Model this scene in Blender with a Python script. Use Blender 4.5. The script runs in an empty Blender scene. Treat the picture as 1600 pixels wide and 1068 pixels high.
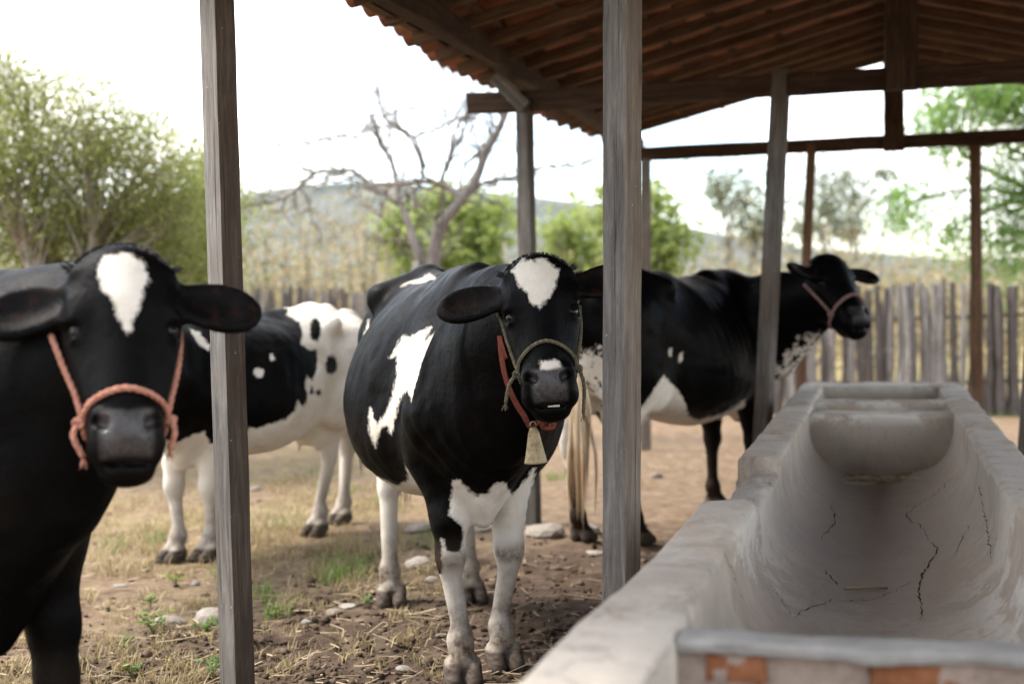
import bpy, bmesh, math, random
import numpy as np
from mathutils import Vector, Matrix
from mathutils.bvhtree import BVHTree

# ------------------------------------------------------------------ camera
scn = bpy.context.scene
COL = scn.collection
FPX = 2222.0                      # focal length in photo pixels (50 mm on 36 mm)
CAMH = 1.30
PITCH = math.atan(64 / FPX)
ROLL = math.radians(1.0)
_F = np.array([0, math.cos(PITCH), -math.sin(PITCH)])
_R0 = np.array([1.0, 0, 0])
_U0 = np.array([0, math.sin(PITCH), math.cos(PITCH)])
_R = _R0 * math.cos(ROLL) - _U0 * math.sin(ROLL)
_U = _U0 * math.cos(ROLL) + _R0 * math.sin(ROLL)
CAMP = np.array([0, 0, CAMH])
cam_data = bpy.data.cameras.new('camera')
cam = bpy.data.objects.new('camera', cam_data)
COL.objects.link(cam)
cam_data.sensor_fit = 'HORIZONTAL'
cam_data.sensor_width = 36
cam_data.lens = 50
cam_data.clip_start = 0.05
cam_data.clip_end = 6000
cam_data.dof.use_dof = True
cam_data.dof.focus_distance = 4.45
cam_data.dof.aperture_fstop = 2.0
_m = Matrix.Identity(4)
for _i in range(3):
    _m[_i][0] = _R[_i]; _m[_i][1] = _U[_i]; _m[_i][2] = -_F[_i]; _m[_i][3] = CAMP[_i]
cam.matrix_world = _m
scn.camera = cam

# ------------------------------------------------------------------ sky, sun, exposure
SUN_EL, SUN_AZ = 54.0, -74.0          # degrees; azimuth measured from +Y towards +X
world = bpy.data.worlds.new('World')
scn.world = world
world.use_nodes = True
wn = world.node_tree.nodes; wl = world.node_tree.links
wn.clear()
w_out = wn.new('ShaderNodeOutputWorld')
w_bg = wn.new('ShaderNodeBackground')
w_bg.inputs['Strength'].default_value = 0.10
w_sky = wn.new('ShaderNodeTexSky')
w_sky.sky_type = 'NISHITA'
w_sky.sun_disc = False
w_sky.sun_elevation = math.radians(SUN_EL)
w_sky.sun_rotation = math.radians(SUN_AZ)
w_sky.air_density = 1.0
w_sky.dust_density = 1.0
w_tc = wn.new('ShaderNodeTexCoord')
w_map = wn.new('ShaderNodeMapping'); w_map.inputs['Scale'].default_value = (1.0, 1.0, 2.6)
w_no = wn.new('ShaderNodeTexNoise')
w_no.inputs['Scale'].default_value = 2.3
w_no.inputs['Detail'].default_value = 7
w_no.inputs['Roughness'].default_value = 0.55
w_rmp = wn.new('ShaderNodeMapRange')
w_rmp.inputs['From Min'].default_value = 0.41
w_rmp.inputs['From Max'].default_value = 0.60
w_mix = wn.new('ShaderNodeMixRGB')
w_mix.inputs['Color2'].default_value = (7.6, 7.4, 7.1, 1)
wl.new(w_tc.outputs['Generated'], w_map.inputs['Vector'])
wl.new(w_map.outputs['Vector'], w_no.inputs['Vector'])
wl.new(w_no.outputs['Fac'], w_rmp.inputs['Value'])
wl.new(w_rmp.outputs['Result'], w_mix.inputs['Fac'])
wl.new(w_sky.outputs['Color'], w_mix.inputs['Color1'])
wl.new(w_mix.outputs['Color'], w_bg.inputs['Color'])
wl.new(w_bg.outputs['Background'], w_out.inputs['Surface'])

sun_data = bpy.data.lights.new('sun', 'SUN')
sun_data.energy = 1.5
sun_data.angle = math.radians(18)
sun_data.color = (1.0, 0.94, 0.85)
sun = bpy.data.objects.new('sun', sun_data)
COL.objects.link(sun)
_sd = Vector((math.sin(math.radians(SUN_AZ)) * math.cos(math.radians(SUN_EL)),
              math.cos(math.radians(SUN_AZ)) * math.cos(math.radians(SUN_EL)),
              math.sin(math.radians(SUN_EL))))
sun.rotation_euler = _sd.to_track_quat('Z', 'Y').to_euler()
sun.location = _sd * 30

vs = scn.view_settings
vs.view_transform = 'Standard'
vs.look = 'None'
vs.exposure = 2.55
vs.gamma = 1.0
vs.use_curve_mapping = False
scn.cycles.use_denoising = True
scn.cycles.max_bounces = 8
scn.cycles.diffuse_bounces = 5
scn.cycles.transparent_max_bounces = 8
scn.cycles.sample_clamp_indirect = 6

# ------------------------------------------------------------------ pixel helpers
def ray(px, py):
    d = _F + _R * ((px - 800) / FPX) + _U * ((534 - py) / FPX)
    return d

def at(px, py, depth):
    return CAMP + ray(px, py) * depth

def gp(px, py, z=0.0):
    d = ray(px, py)
    return CAMP + d * ((z - CAMH) / d[2])

def proj(P):
    q = np.asarray(P) - CAMP
    dep = q @ _F
    return 800 + FPX * (q @ _R) / dep, 534 - FPX * (q @ _U) / dep, dep

# shelter / trough axes: s runs along the trough, u across it
YAW = math.radians(14.5)
AX_S = np.array([math.sin(YAW), math.cos(YAW), 0])
AX_U = np.array([math.cos(YAW), -math.sin(YAW), 0])
def su(s, u, z=0.0):
    return AX_S * s + AX_U * u + np.array([0, 0, z])

# ------------------------------------------------------------------ object helpers
def tag(o, label=None, cat=None, group=None, kind=None):
    if label: o['label'] = label
    if cat: o['category'] = cat
    if group: o['group'] = group
    if kind: o['kind'] = kind
    return o

def empty(name, loc=(0, 0, 0), rz=0.0):
    o = bpy.data.objects.new(name, None)
    COL.objects.link(o)
    o.location = loc
    o.rotation_euler = (0, 0, rz)
    o.empty_display_size = 0.1
    return o

def link_mesh(name, me, parent=None):
    o = bpy.data.objects.new(name, me)
    COL.objects.link(o)
    if parent is not None:
        o.parent = parent
    return o

def mesh(name, verts, faces, mat=None, parent=None, smooth=False):
    me = bpy.data.meshes.new(name)
    me.from_pydata([tuple(map(float, v)) for v in verts], [], [tuple(map(int, f)) for f in faces])
    if mat is not None:
        me.materials.append(mat)
    if smooth:
        me.polygons.foreach_set('use_smooth', [True] * len(me.polygons))
    me.update()
    return link_mesh(name, me, parent)

def fast_mesh(name, verts, quads, mat=None, parent=None, smooth=True, link=True):
    """numpy verts (n,3), faces (m,k) all with k corners"""
    verts = np.asarray(verts, np.float32); quads = np.asarray(quads, np.int32)
    k = quads.shape[1]
    me = bpy.data.meshes.new(name)
    me.vertices.add(len(verts)); me.vertices.foreach_set('co', verts.ravel())
    me.loops.add(quads.size); me.loops.foreach_set('vertex_index', quads.ravel())
    me.polygons.add(len(quads))
    me.polygons.foreach_set('loop_start', np.arange(0, quads.size, k, dtype=np.int32))
    me.polygons.foreach_set('loop_total', np.full(len(quads), k, np.int32))
    if smooth:
        me.polygons.foreach_set('use_smooth', np.ones(len(quads), bool))
    if mat is not None:
        me.materials.append(mat)
    me.update(calc_edges=True)
    me.validate()
    return link_mesh(name, me, parent) if link else me

def attr(me, name, vals):
    a = me.attributes.new(name, 'FLOAT', 'POINT')
    a.data.foreach_set('value', np.asarray(vals, np.float32))

class MB:
    """collects verts / faces of one piece"""
    def __init__(s): s.v = []; s.f = []
    def add(s, v, f):
        o = len(s.v); s.v += [tuple(map(float, p)) for p in v]; s.f += [tuple(i + o for i in q) for q in f]
    def box(s, c, half, ax=None, jit=0.0, rng=random):
        ax = ax if ax is not None else (np.array([1, 0, 0]), np.array([0, 1, 0]), np.array([0, 0, 1]))
        v = []
        for i in (-1, 1):
            for j in (-1, 1):
                for k in (-1, 1):
                    p = np.array(c) + ax[0] * half[0] * i + ax[1] * half[1] * j + ax[2] * half[2] * k
                    v.append(p + np.array([rng.uniform(-jit, jit) for _ in range(3)]))
        s.add(v, [(0, 1, 3, 2), (4, 6, 7, 5), (0, 4, 5, 1), (2, 3, 7, 6), (0, 2, 6, 4), (1, 5, 7, 3)])
    def tube(s, pts, rad, n=8, cap=True, twist=None):
        pts = [np.array(p, float) for p in pts]
        if not hasattr(rad, '__len__'): rad = [rad] * len(pts)
        ref = None; rings = []
        for i, p in enumerate(pts):
            t = pts[min(i + 1, len(pts) - 1)] - pts[max(i - 1, 0)]
            t = t / (np.linalg.norm(t) + 1e-9)
            if ref is None:
                ref = np.cross(t, [0, 0, 1.0])
                if np.linalg.norm(ref) < 0.1: ref = np.cross(t, [1.0, 0, 0])
            a = ref - t * (ref @ t); a /= np.linalg.norm(a) + 1e-9
            b = np.cross(t, a); ref = a
            rings.append([p + (a * math.cos(2 * math.pi * k / n) + b * math.sin(2 * math.pi * k / n)) * rad[i] for k in range(n)])
        v = [q for r in rings for q in r]; f = []
        for i in range(len(pts) - 1):
            for k in range(n):
                k2 = (k + 1) % n
                f.append((i * n + k, i * n + k2, (i + 1) * n + k2, (i + 1) * n + k))
        if cap:
            f.append(tuple(range(n - 1, -1, -1))); f.append(tuple((len(pts) - 1) * n + k for k in range(n)))
        s.add(v, f)
    def build(s, name, mat, parent=None, smooth=False):
        return mesh(name, s.v, s.f, mat, parent, smooth)

def spline(P, n):
    """catmull-rom through points"""
    P = [np.array(p, float) for p in P]
    Q = [2 * P[0] - P[1]] + P + [2 * P[-1] - P[-2]]
    out = []
    m = len(P) - 1
    for i in range(m):
        a, b, c, d = Q[i:i + 4]
        for k in range(n):
            t = k / n
            out.append(0.5 * ((2 * b) + (c - a) * t + (2 * a - 5 * b + 4 * c - d) * t * t + (3 * b - a - 3 * c + d) * t ** 3))
    out.append(P[-1])
    return out

# ------------------------------------------------------------------ material helper
class Mat:
    def __init__(s, name, rough=0.8, spec=0.3):
        s.m = bpy.data.materials.new(name); s.m.use_nodes = True
        s.t = s.m.node_tree; s.n = s.t.nodes; s.l = s.t.links
        s.b = s.n['Principled BSDF']
        s.b.inputs['Roughness'].default_value = rough
        s.b.inputs['Specular IOR Level'].default_value = spec
        s._tc = None
    def tc(s, which='Object'):
        if s._tc is None: s._tc = s.n.new('ShaderNodeTexCoord')
        return s._tc.outputs[which]
    def mapping(s, scale, src=None):
        k = s.n.new('ShaderNodeMapping'); k.inputs['Scale'].default_value = scale
        s.l.new(src if src is not None else s.tc(), k.inputs['Vector']); return k.outputs['Vector']
    def noise(s, scale, detail=4, rough=0.55, vec=None, dist=0.0):
        k = s.n.new('ShaderNodeTexNoise')
        k.inputs['Scale'].default_value = scale; k.inputs['Detail'].default_value = detail
        k.inputs['Roughness'].default_value = rough; k.inputs['Distortion'].default_value = dist
        s.l.new(vec if vec is not None else s.tc(), k.inputs['Vector']); return k.outputs['Fac']
    def voro(s, scale, vec=None, feature='F1', out='Distance'):
        k = s.n.new('ShaderNodeTexVoronoi'); k.feature = feature
        k.inputs['Scale'].default_value = scale
        s.l.new(vec if vec is not None else s.tc(), k.inputs['Vector']); return k.outputs[out]
    def ramp(s, fac, stops):
        k = s.n.new('ShaderNodeValToRGB')
        e = k.color_ramp.elements
        while len(e) < len(stops): e.new(0.5)
        for q, (p, c) in zip(e, stops):
            q.position = p; q.color = (*c, 1) if len(c) == 3 else c
        s.l.new(fac, k.inputs['Fac']); return k.outputs['Color']
    def rng(s, v, a, b, c=0.0, d=1.0, smooth=False):
        k = s.n.new('ShaderNodeMapRange'); k.clamp = True
        if smooth: k.interpolation_type = 'SMOOTHSTEP'
        k.inputs['From Min'].default_value = a; k.inputs['From Max'].default_value = b
        k.inputs['To Min'].default_value = c; k.inputs['To Max'].default_value = d
        s.l.new(v, k.inputs['Value']); return k.outputs['Result']
    def math(s, op, a, b=None):
        k = s.n.new('ShaderNodeMath'); k.operation = op
        for i, x in enumerate((a, b)):
            if x is None: continue
            if isinstance(x, (int, float)): k.inputs[i].default_value = x
            else: s.l.new(x, k.inputs[i])
        return k.outputs[0]
    def mix(s, fac, a, b, mode='MIX'):
        k = s.n.new('ShaderNodeMixRGB'); k.blend_type = mode
        for i, x in zip((0, 1, 2), (fac, a, b)):
            if isinstance(x, (int, float)): k.inputs[i].default_value = x
            elif isinstance(x, tuple): k.inputs[i].default_value = (*x, 1)
            else: s.l.new(x, k.inputs[i])
        return k.outputs[0]
    def at(s, name):
        k = s.n.new('ShaderNodeAttribute'); k.attribute_name = name; return k.outputs['Fac']
    def info(s, out='Random'):
        return s.n.new('ShaderNodeObjectInfo').outputs[out]
    def geo(s, out):
        return s.n.new('ShaderNodeNewGeometry').outputs[out]
    def color(s, c):
        if isinstance(c, tuple): s.b.inputs['Base Color'].default_value = (*c, 1)
        else: s.l.new(c, s.b.inputs['Base Color'])
        return s
    def rough(s, r):
        s.l.new(r, s.b.inputs['Roughness']); return s
    def bump(s, h, strength=0.3, dist=0.01):
        k = s.n.new('ShaderNodeBump'); k.inputs['Strength'].default_value = strength
        k.inputs['Distance'].default_value = dist
        s.l.new(h, k.inputs['Height'])
        s.l.new(k.outputs['Normal'], s.b.inputs['Normal']); return s

# ------------------------------------------------------------------ noise
def vnoise(x, y, seed=0):
    xi = np.floor(x).astype(np.int64); yi = np.floor(y).astype(np.int64)
    fx = x - xi; fy = y - yi
    fx = fx * fx * fx * (fx * (6 * fx - 15) + 10); fy = fy * fy * fy * (fy * (6 * fy - 15) + 10)
    def hsh(a, b):
        h = (a * 374761393 + b * 668265263 + seed * 974634541) & 0xffffffff
        h = ((h ^ (h >> 13)) * 1274126177) & 0xffffffff
        return ((h ^ (h >> 16)) & 0xffff) / 65535.0
    return (hsh(xi, yi) * (1 - fx) + hsh(xi + 1, yi) * fx) * (1 - fy) + (hsh(xi, yi + 1) * (1 - fx) + hsh(xi + 1, yi + 1) * fx) * fy
def fbm(x, y, oct=4, seed=0, gain=0.5):
    t = np.zeros_like(x, dtype=float); a = 1.0; n = 0
    for o in range(oct):
        t += a * vnoise(x * 2 ** o + 17.3 * o, y * 2 ** o - 9.1 * o, seed + o); n += a; a *= gain
    return t / n

# ================================================================== cows
class Field:
    def __init__(s, lo, hi, h):
        s.h = h; s.lo = np.array(lo, float)
        s.n = np.ceil((np.array(hi) - s.lo) / h).astype(int) + 1
        s.d = np.full(s.n, 1e3, np.float32)
        s.ax = [(s.lo[i] + np.arange(s.n[i]) * h).astype(np.float32) for i in range(3)]
    def _sl(s, lo, hi):
        a = np.clip(np.floor((np.array(lo) - s.lo) / s.h).astype(int), 0, s.n)
        b = np.clip(np.ceil((np.array(hi) - s.lo) / s.h).astype(int) + 1, 0, s.n)
        return tuple(slice(a[i], b[i]) for i in range(3))
    def _xyz(s, sl):
        return (s.ax[0][sl[0]][:, None, None], s.ax[1][sl[1]][None, :, None], s.ax[2][sl[2]][None, None, :])
    def put(s, fn, lo, hi, k=0.03, sub=False):
        m = k + 3 * s.h
        sl = s._sl(np.array(lo) - m, np.array(hi) + m)
        a = s.d[sl]
        if a.size == 0: return
        b = fn(*s._xyz(sl)).astype(np.float32)
        if sub:
            b = -b; h = np.clip(0.5 - 0.5 * (b - a) / k, 0, 1)
            s.d[sl] = b * (1 - h) + a * h + k * h * (1 - h)
        else:
            h = np.clip(0.5 + 0.5 * (b - a) / k, 0, 1)
            s.d[sl] = np.where(a > 500, b, b * (1 - h) + a * h - k * h * (1 - h))
    def cone(s, a, b, r1, r2, k=0.03, flat=None, sub=False):
        a = np.array(a, float); b = np.array(b, float); ba = b - a; L = ba @ ba + 1e-9
        def fn(X, Y, Z):
            x, y, z = X - a[0], Y - a[1], Z - a[2]
            t = np.clip((x * ba[0] + y * ba[1] + z * ba[2]) / L, 0, 1)
            x = x - t * ba[0]; y = y - t * ba[1]; z = z - t * ba[2]
            if flat is not None:
                ax, f = flat; q = (x * ax[0] + y * ax[1] + z * ax[2]) * (f - 1)
                x = x + q * ax[0]; y = y + q * ax[1]; z = z + q * ax[2]
            return np.sqrt(x * x + y * y + z * z) - (r1 + (r2 - r1) * t)
        r = max(r1, r2)
        if flat is not None and flat[1] < 1: r = r / flat[1]
        s.put(fn, np.minimum(a, b) - r, np.maximum(a, b) + r, k, sub)
    def ell(s, c, r, A=None, k=0.03, sub=False):
        c = np.array(c, float); A = np.eye(3) if A is None else np.array(A)
        def fn(X, Y, Z):
            x, y, z = X - c[0], Y - c[1], Z - c[2]
            q = [(A[i][0] * x + A[i][1] * y + A[i][2] * z) / r[i] for i in range(3)]
            k0 = np.sqrt(q[0] ** 2 + q[1] ** 2 + q[2] ** 2)
            k1 = np.sqrt((q[0] / r[0]) ** 2 + (q[1] / r[1]) ** 2 + (q[2] / r[2]) ** 2) + 1e-6
            return k0 * (k0 - 1) / k1
        m = max(r)
        s.put(fn, c - m, c + m, k, sub)

def surface_nets(d, lo, h):
    s = d < 0
    c = np.zeros(np.array(d.shape) - 1, np.int8)
    offs = [(i, j, k) for i in (0, 1) for j in (0, 1) for k in (0, 1)]
    nx, ny, nz = c.shape
    for i, j, k in offs:
        c += s[i:i + nx, j:j + ny, k:k + nz]
    cells = np.argwhere((c > 0) & (c < 8))
    idx = np.full(c.shape, -1, np.int32)
    idx[cells[:, 0], cells[:, 1], cells[:, 2]] = np.arange(len(cells))
    val = np.stack([d[cells[:, 0] + i, cells[:, 1] + j, cells[:, 2] + k] for i, j, k in offs], 1)
    P = np.zeros((len(cells), 3)); C = np.zeros(len(cells))
    for a in range(8):
        for b in range(a + 1, 8):
            da = np.array(offs[a]); db = np.array(offs[b])
            if np.abs(da - db).sum() != 1: continue
            va, vb = val[:, a], val[:, b]
            m = (va < 0) != (vb < 0)
            t = np.where(m, va / np.where(m, va - vb, 1), 0)
            P += m[:, None] * (da + t[:, None] * (db - da)); C += m
    V = (cells + P / C[:, None]) * h + lo
    faces = []
    for ax in range(3):
        o1, o2 = [(1, 2), (2, 0), (0, 1)][ax]
        sa = [slice(None)] * 3; sb = [slice(None)] * 3
        sa[ax] = slice(0, -1); sb[ax] = slice(1, None)
        e = s[tuple(sa)] != s[tuple(sb)]
        E = np.argwhere(e)
        E = E[(E[:, o1] > 0) & (E[:, o2] > 0) & (E[:, o1] < d.shape[o1] - 1) & (E[:, o2] < d.shape[o2] - 1)]
        q = []
        for p1, p2 in ((-1, -1), (0, -1), (0, 0), (-1, 0)):
            G = E.copy(); G[:, o1] += p1; G[:, o2] += p2
            q.append(idx[G[:, 0], G[:, 1], G[:, 2]])
        q = np.stack(q, 1)
        fl = ~s[E[:, 0], E[:, 1], E[:, 2]]
        q[fl] = q[fl][:, ::-1]
        faces.append(q)
    Fq = np.concatenate(faces)
    Fq = Fq[(Fq >= 0).all(1)]
    return V, Fq

def unit(v):
    v = np.array(v, float); return v / (np.linalg.norm(v) + 1e-12)

def poly_sd(px, py, poly):
    """signed distance (positive inside) to a polygon"""
    P = np.array(poly, float); Q = np.roll(P, -1, 0)
    best = np.full(px.shape, 1e9); ins = np.zeros(px.shape, bool)
    for (ax, ay), (bx, by) in zip(P, Q):
        ex, ey = bx - ax, by - ay
        t = np.clip(((px - ax) * ex + (py - ay) * ey) / (ex * ex + ey * ey + 1e-9), 0, 1)
        best = np.minimum(best, np.hypot(px - ax - t * ex, py - ay - t * ey))
        cr = ((ay > py) != (by > py)) & (px < (bx - ax) * (py - ay) / (by - ay + 1e-12) + ax)
        ins ^= cr
    return np.where(ins, best, -best)

def scale_poly(pts, ox, oy, k):
    return [(ox + x / k, oy + y / k) for x, y in pts]

coat = Mat('cow_coat', 0.5, 0.08)
def _coat():
    m = coat
    n1 = m.noise(38, 5, 0.65); n2 = m.noise(170, 3, 0.6)
    jag = m.math('ADD', m.math('MULTIPLY', m.math('SUBTRACT', n1, 0.5), 0.035), m.math('MULTIPLY', m.math('SUBTRACT', n2, 0.5), 0.012))
    mot = m.math('MULTIPLY', m.math('SUBTRACT', m.noise(22, 6, 0.75), 0.5), m.math('MULTIPLY', m.at('mottle'), 0.35))
    w = m.math('ADD', m.math('ADD', m.at('white'), jag), mot)
    fac = m.rng(w, -0.005, 0.005)
    big = m.noise(3.2, 3, 0.6)
    black = m.ramp(big, [(0.3, (0.0008, 0.0008, 0.0010)), (0.60, (0.0018, 0.0016, 0.0015)), (0.80, (0.0055, 0.0039, 0.0031))])
    white = m.ramp(m.noise(7, 5, 0.7), [(0.25, (0.40, 0.345, 0.275)), (0.45, (0.54, 0.49, 0.42)), (0.7, (0.62, 0.58, 0.52))])
    black = m.mix(m.rng(m.noise(5.5, 7, 0.8), 0.56, 0.74, 0, 0.6), black, (0.0072, 0.0056, 0.0046))
    c = m.mix(fac, black, white)
    c = m.mix(m.math('MULTIPLY', m.at('pink'), 0.85), c, (0.42, 0.27, 0.21))
    dn = m.rng(m.noise(14, 5, 0.7), 0.32, 0.62, 0.35, 1.0)
    c = m.mix(m.math('MULTIPLY', m.at('dirt'), dn), c, (0.075, 0.050, 0.032))
    c = m.mix(m.at('skin'), c, m.ramp(m.noise(60, 3), [(0.3, (0.020, 0.018, 0.018)), (0.75, (0.052, 0.045, 0.043))]))
    c = m.mix(m.at('hoof'), c, m.ramp(m.noise(25, 4, vec=m.mapping((1, 1, 3))), [(0.3, (0.032, 0.025, 0.020)), (0.7, (0.105, 0.082, 0.066))]))
    c = m.mix(m.at('inner'), c, m.ramp(m.noise(30, 4), [(0.5, (0.003, 0.0027, 0.0027)), (0.9, (0.022, 0.009, 0.006))]))
    m.color(c)
    r = m.mix(fac, m.rng(m.noise(11, 5, 0.7), 0.3, 0.7, 0.36, 0.58), (0.72, 0.72, 0.72))
    r = m.mix(m.at('skin'), r, m.rng(m.noise(120, 3), 0.3, 0.7, 0.20, 0.42))
    r = m.mix(m.math('MULTIPLY', m.at('dirt'), 0.7), r, (0.85, 0.85, 0.85))
    m.rough(r)
    hair = m.noise(150, 3, 0.75, vec=m.mapping((0.5, 1.3, 0.22)))
    lump = m.noise(26, 3, 0.5)
    m.bump(m.math('ADD', hair, m.math('MULTIPLY', lump, 1.2)), 0.5, 0.005)
    m.l.new(m.rng(m.at('skin'), 0, 1, 0.045, 0.24), m.b.inputs['Specular IOR Level'])
    m.b.inputs['Sheen Weight'].default_value = 0.0
_coat()
eye_mat = Mat('cow_eye', 0.08, 0.18).color((0.006, 0.005, 0.005)).m
tooth_mat = Mat('cow_tooth', 0.5).color((0.40, 0.34, 0.24)).m
hairtip_mat = Mat('tail_hair', 0.7)
hairtip_mat.color(hairtip_mat.ramp(hairtip_mat.noise(3, 3), [(0.3, (0.30, 0.19, 0.10)), (0.7, (0.66, 0.52, 0.36))]))
darkhair_mat = Mat('dark_hair', 0.6).color((0.012, 0.010, 0.010)).m

TORSO = [  # x, top, bottom, half width, height of the widest point
    (-0.90, 1.20, 1.00, 0.08, 1.10), (-0.84, 1.31, 0.86, 0.17, 1.10), (-0.74, 1.355, 0.76, 0.22, 1.08),
    (-0.58, 1.385, 0.71, 0.245, 1.08), (-0.40, 1.385, 0.67, 0.27, 1.05), (-0.22, 1.36, 0.60, 0.325, 0.95),
    (0.00, 1.345, 0.545, 0.365, 0.88), (0.20, 1.35, 0.545, 0.35, 0.86), (0.40, 1.355, 0.58, 0.275, 0.88),
    (0.55, 1.335, 0.62, 0.215, 0.92), (0.68, 1.25, 0.66, 0.17, 0.93), (0.80, 1.12, 0.76, 0.10, 0.93)]

def make_cow(name, hooves, poll, muzzle, face_dir, s=1.0, hs=0.95, hw=1.0, belly=1.0, cell=0.01, head_roll=0.0,
             tail=None, paint=None, ribs=0.003, ear_fold=(0.15, 0.15), ear_drop=(0.0, 0.0), neck_low=0.0, neck_top=0.0, nt=1.0, tuft=True, mouth=True, switch=0.30, mw=1.0, nose=1.0, ear_len=1.0):
    """hooves: world ground points [fore right, fore left, hind right, hind left] (cow's own sides).
    poll/muzzle: world points; face_dir: rough world direction the forehead faces."""
    fr, fl, hr, hl = [np.array(h) for h in hooves]
    fm, hm = (fr + fl) / 2, (hr + hl) / 2
    head = unit((fm - hm) * np.array([1, 1, 0]))
    ang = math.atan2(head[1], head[0])
    lat = np.array([-head[1], head[0], 0])
    # origin such that the mean of fore / hind hooves sits on the template
    org = (fm + hm) / 2 + head * 0.03
    W2L = np.stack([head, lat, np.array([0, 0, 1.0])])
    loc = lambda p: W2L @ (np.array(p) - org)
    dirl = lambda v: W2L @ np.array(v)
    H = {k: loc(v) for k, v in zip(('fr', 'fl', 'hr', 'hl'), (fr, fl, hr, hl))}
    span = (loc(fm)[0] - loc(hm)[0])
    sx = span / 1.18                                # body length follows the hooves
    pl, mz = loc(poll), loc(muzzle)
    f = unit(mz - pl); n = dirl(face_dir); n = unit(n - f * (n @ f))
    l = np.cross(n, f)                              # towards the cow's ... side, right-handed
    if head_roll:
        cr, sr = math.cos(head_roll), math.sin(head_roll)
        l, n = l * cr + n * sr, n * cr - l * sr
    A = np.stack([f, l, n])
    hp = lambda a, b, c: pl + (f * a + l * b * hw + n * c) * hs
    T = np.array(TORSO); T[:, 0] *= sx * 1.0; T[:, 1:] *= s
    T[:, 3] *= np.where(np.abs(T[:, 0]) < 0.35 * sx, belly, 1.0)
    xs = np.linspace(T[0, 0], T[-1, 0], 200)
    def cub(col):
        return np.array([p[1] for p in spline([(a, b) for a, b in zip(T[:, 0], T[:, col])], 18)])
    sxs = np.array([p[0] for p in spline([(a, b) for a, b in zip(T[:, 0], T[:, 1])], 18)])
    prof = [cub(i) for i in (1, 2, 3, 4)]
    lo = np.array([-1.10 * sx, -0.50, -0.02]); hi = np.array([0.9 * sx, 0.50, 1.50 * s])
    for q in (hp(-0.05, 0.30, -0.1), hp(-0.05, -0.30, -0.1), hp(0.56, 0.1, 0), hp(0.56, -0.1, -0.2), hp(0.2, 0, -0.32), hp(-0.08, 0, -0.1)):
        lo = np.minimum(lo, q - 0.06); hi = np.maximum(hi, q + 0.06)
    for q in H.values():
        lo = np.minimum(lo, q - np.array([0.15, 0.12, 0.02])); hi = np.maximum(hi, q + np.array([0.18, 0.12, 0]))
    for t_ in (tail or []):
        q = np.array(t_) * np.array([sx, 1, s]); lo = np.minimum(lo, q - 0.08); hi = np.maximum(hi, q + 0.08)
    F = Field(lo, hi, cell)
    # ---- torso
    def torso(X, Y, Z):
        x1 = X.ravel()
        tp, bt, w, zc = [np.interp(x1, sxs, p).astype(np.float32)[:, None, None] for p in prof]
        up = Z > zc
        hh = np.where(up, tp - zc, zc - bt)
        dz = np.abs(Z - zc) / hh; dy = np.abs(Y) / w
        p = np.where(up, 1.85, 2.25)
        rho = (dz ** p + dy ** p) ** (1 / p)
        d = (rho - 1) * np.minimum(w, hh) * 0.9
        ex = np.maximum(np.maximum(sxs[0] - X, X - sxs[-1]), 0)
        d = np.where(ex > 0, np.sqrt(np.maximum(d, 0) ** 2 + ex ** 2), d)
        if ribs:
            m = np.clip(1 - np.abs(X - 0.12 * sx) / (0.30 * sx), 0, 1) * np.clip(1 - np.abs(Z - 1.02 * s) / (0.24 * s), 0, 1)
            d = d + ribs * m * np.sin((X + 0.25 * (Z - s)) * (2 * math.pi / 0.075))
        return d
    F.put(torso, (T[0, 0], -0.42, 0.5 * s), (T[-1, 0], 0.42, 1.45 * s), 0.02)
    S = lambda x, y, z: np.array([x * sx, y, z * s])
    yv = np.array([0, 1.0, 0])
    # spine, hooks, pins, tail head, flank hollow
    F.cone(S(-0.62, 0, 1.365), S(-0.1, 0, 1.335), 0.022, 0.022, 0.07)
    F.cone(S(0.30, 0, 1.315), S(0.54, 0, 1.300), 0.04, 0.05, 0.12)
    for q in (-1, 1):
        F.cone(S(-0.46, 0, 1.335), S(-0.40, q * 0.220, 1.285), 0.045, 0.054, 0.07)
        F.cone(S(-0.74, q * 0.08, 1.26), S(-0.83, q * 0.12, 1.22), 0.05, 0.045, 0.08)
        F.ell(S(-0.23, q * 0.36, 1.21), (0.13, 0.085, 0.12), k=0.09, sub=True)
        # shoulder blade and upper arm
        F.cone(S(0.44, q * 0.125, 1.20), S(0.61, q * 0.145, 0.90), 0.07, 0.100, 0.09)
        F.cone(S(0.61, q * 0.145, 0.90), S(0.50, q * 0.145, 0.76), 0.102, 0.098, 0.08)
        # thigh
        F.cone(S(-0.60, q * 0.16, 1.12), S(-0.58, q * 0.17, 0.84), 0.15, 0.145, 0.08, flat=(yv, 1.15))
        F.cone(S(-0.72, q * 0.14, 1.10), S(-0.72, q * 0.15, 0.80), 0.11, 0.085, 0.08)
    # brisket / dewlap
    F.cone(S(0.70, 0, 0.92), S(0.60, 0, 0.62), 0.13, 0.075, 0.10)
    F.cone(S(0.68, 0, 0.72), S(0.62, 0, 0.545), 0.06, 0.038, 0.06, flat=(yv, 1.3))
    # udder
    F.ell(S(-0.48, 0, 0.66), (0.17, 0.13, 0.12), k=0.05)
    for a in (-0.55, -0.42):
        for q in (-1, 1):
            F.cone(S(a, q * 0.06, 0.57), S(a, q * 0.065, 0.51), 0.018, 0.013, 0.02)
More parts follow.
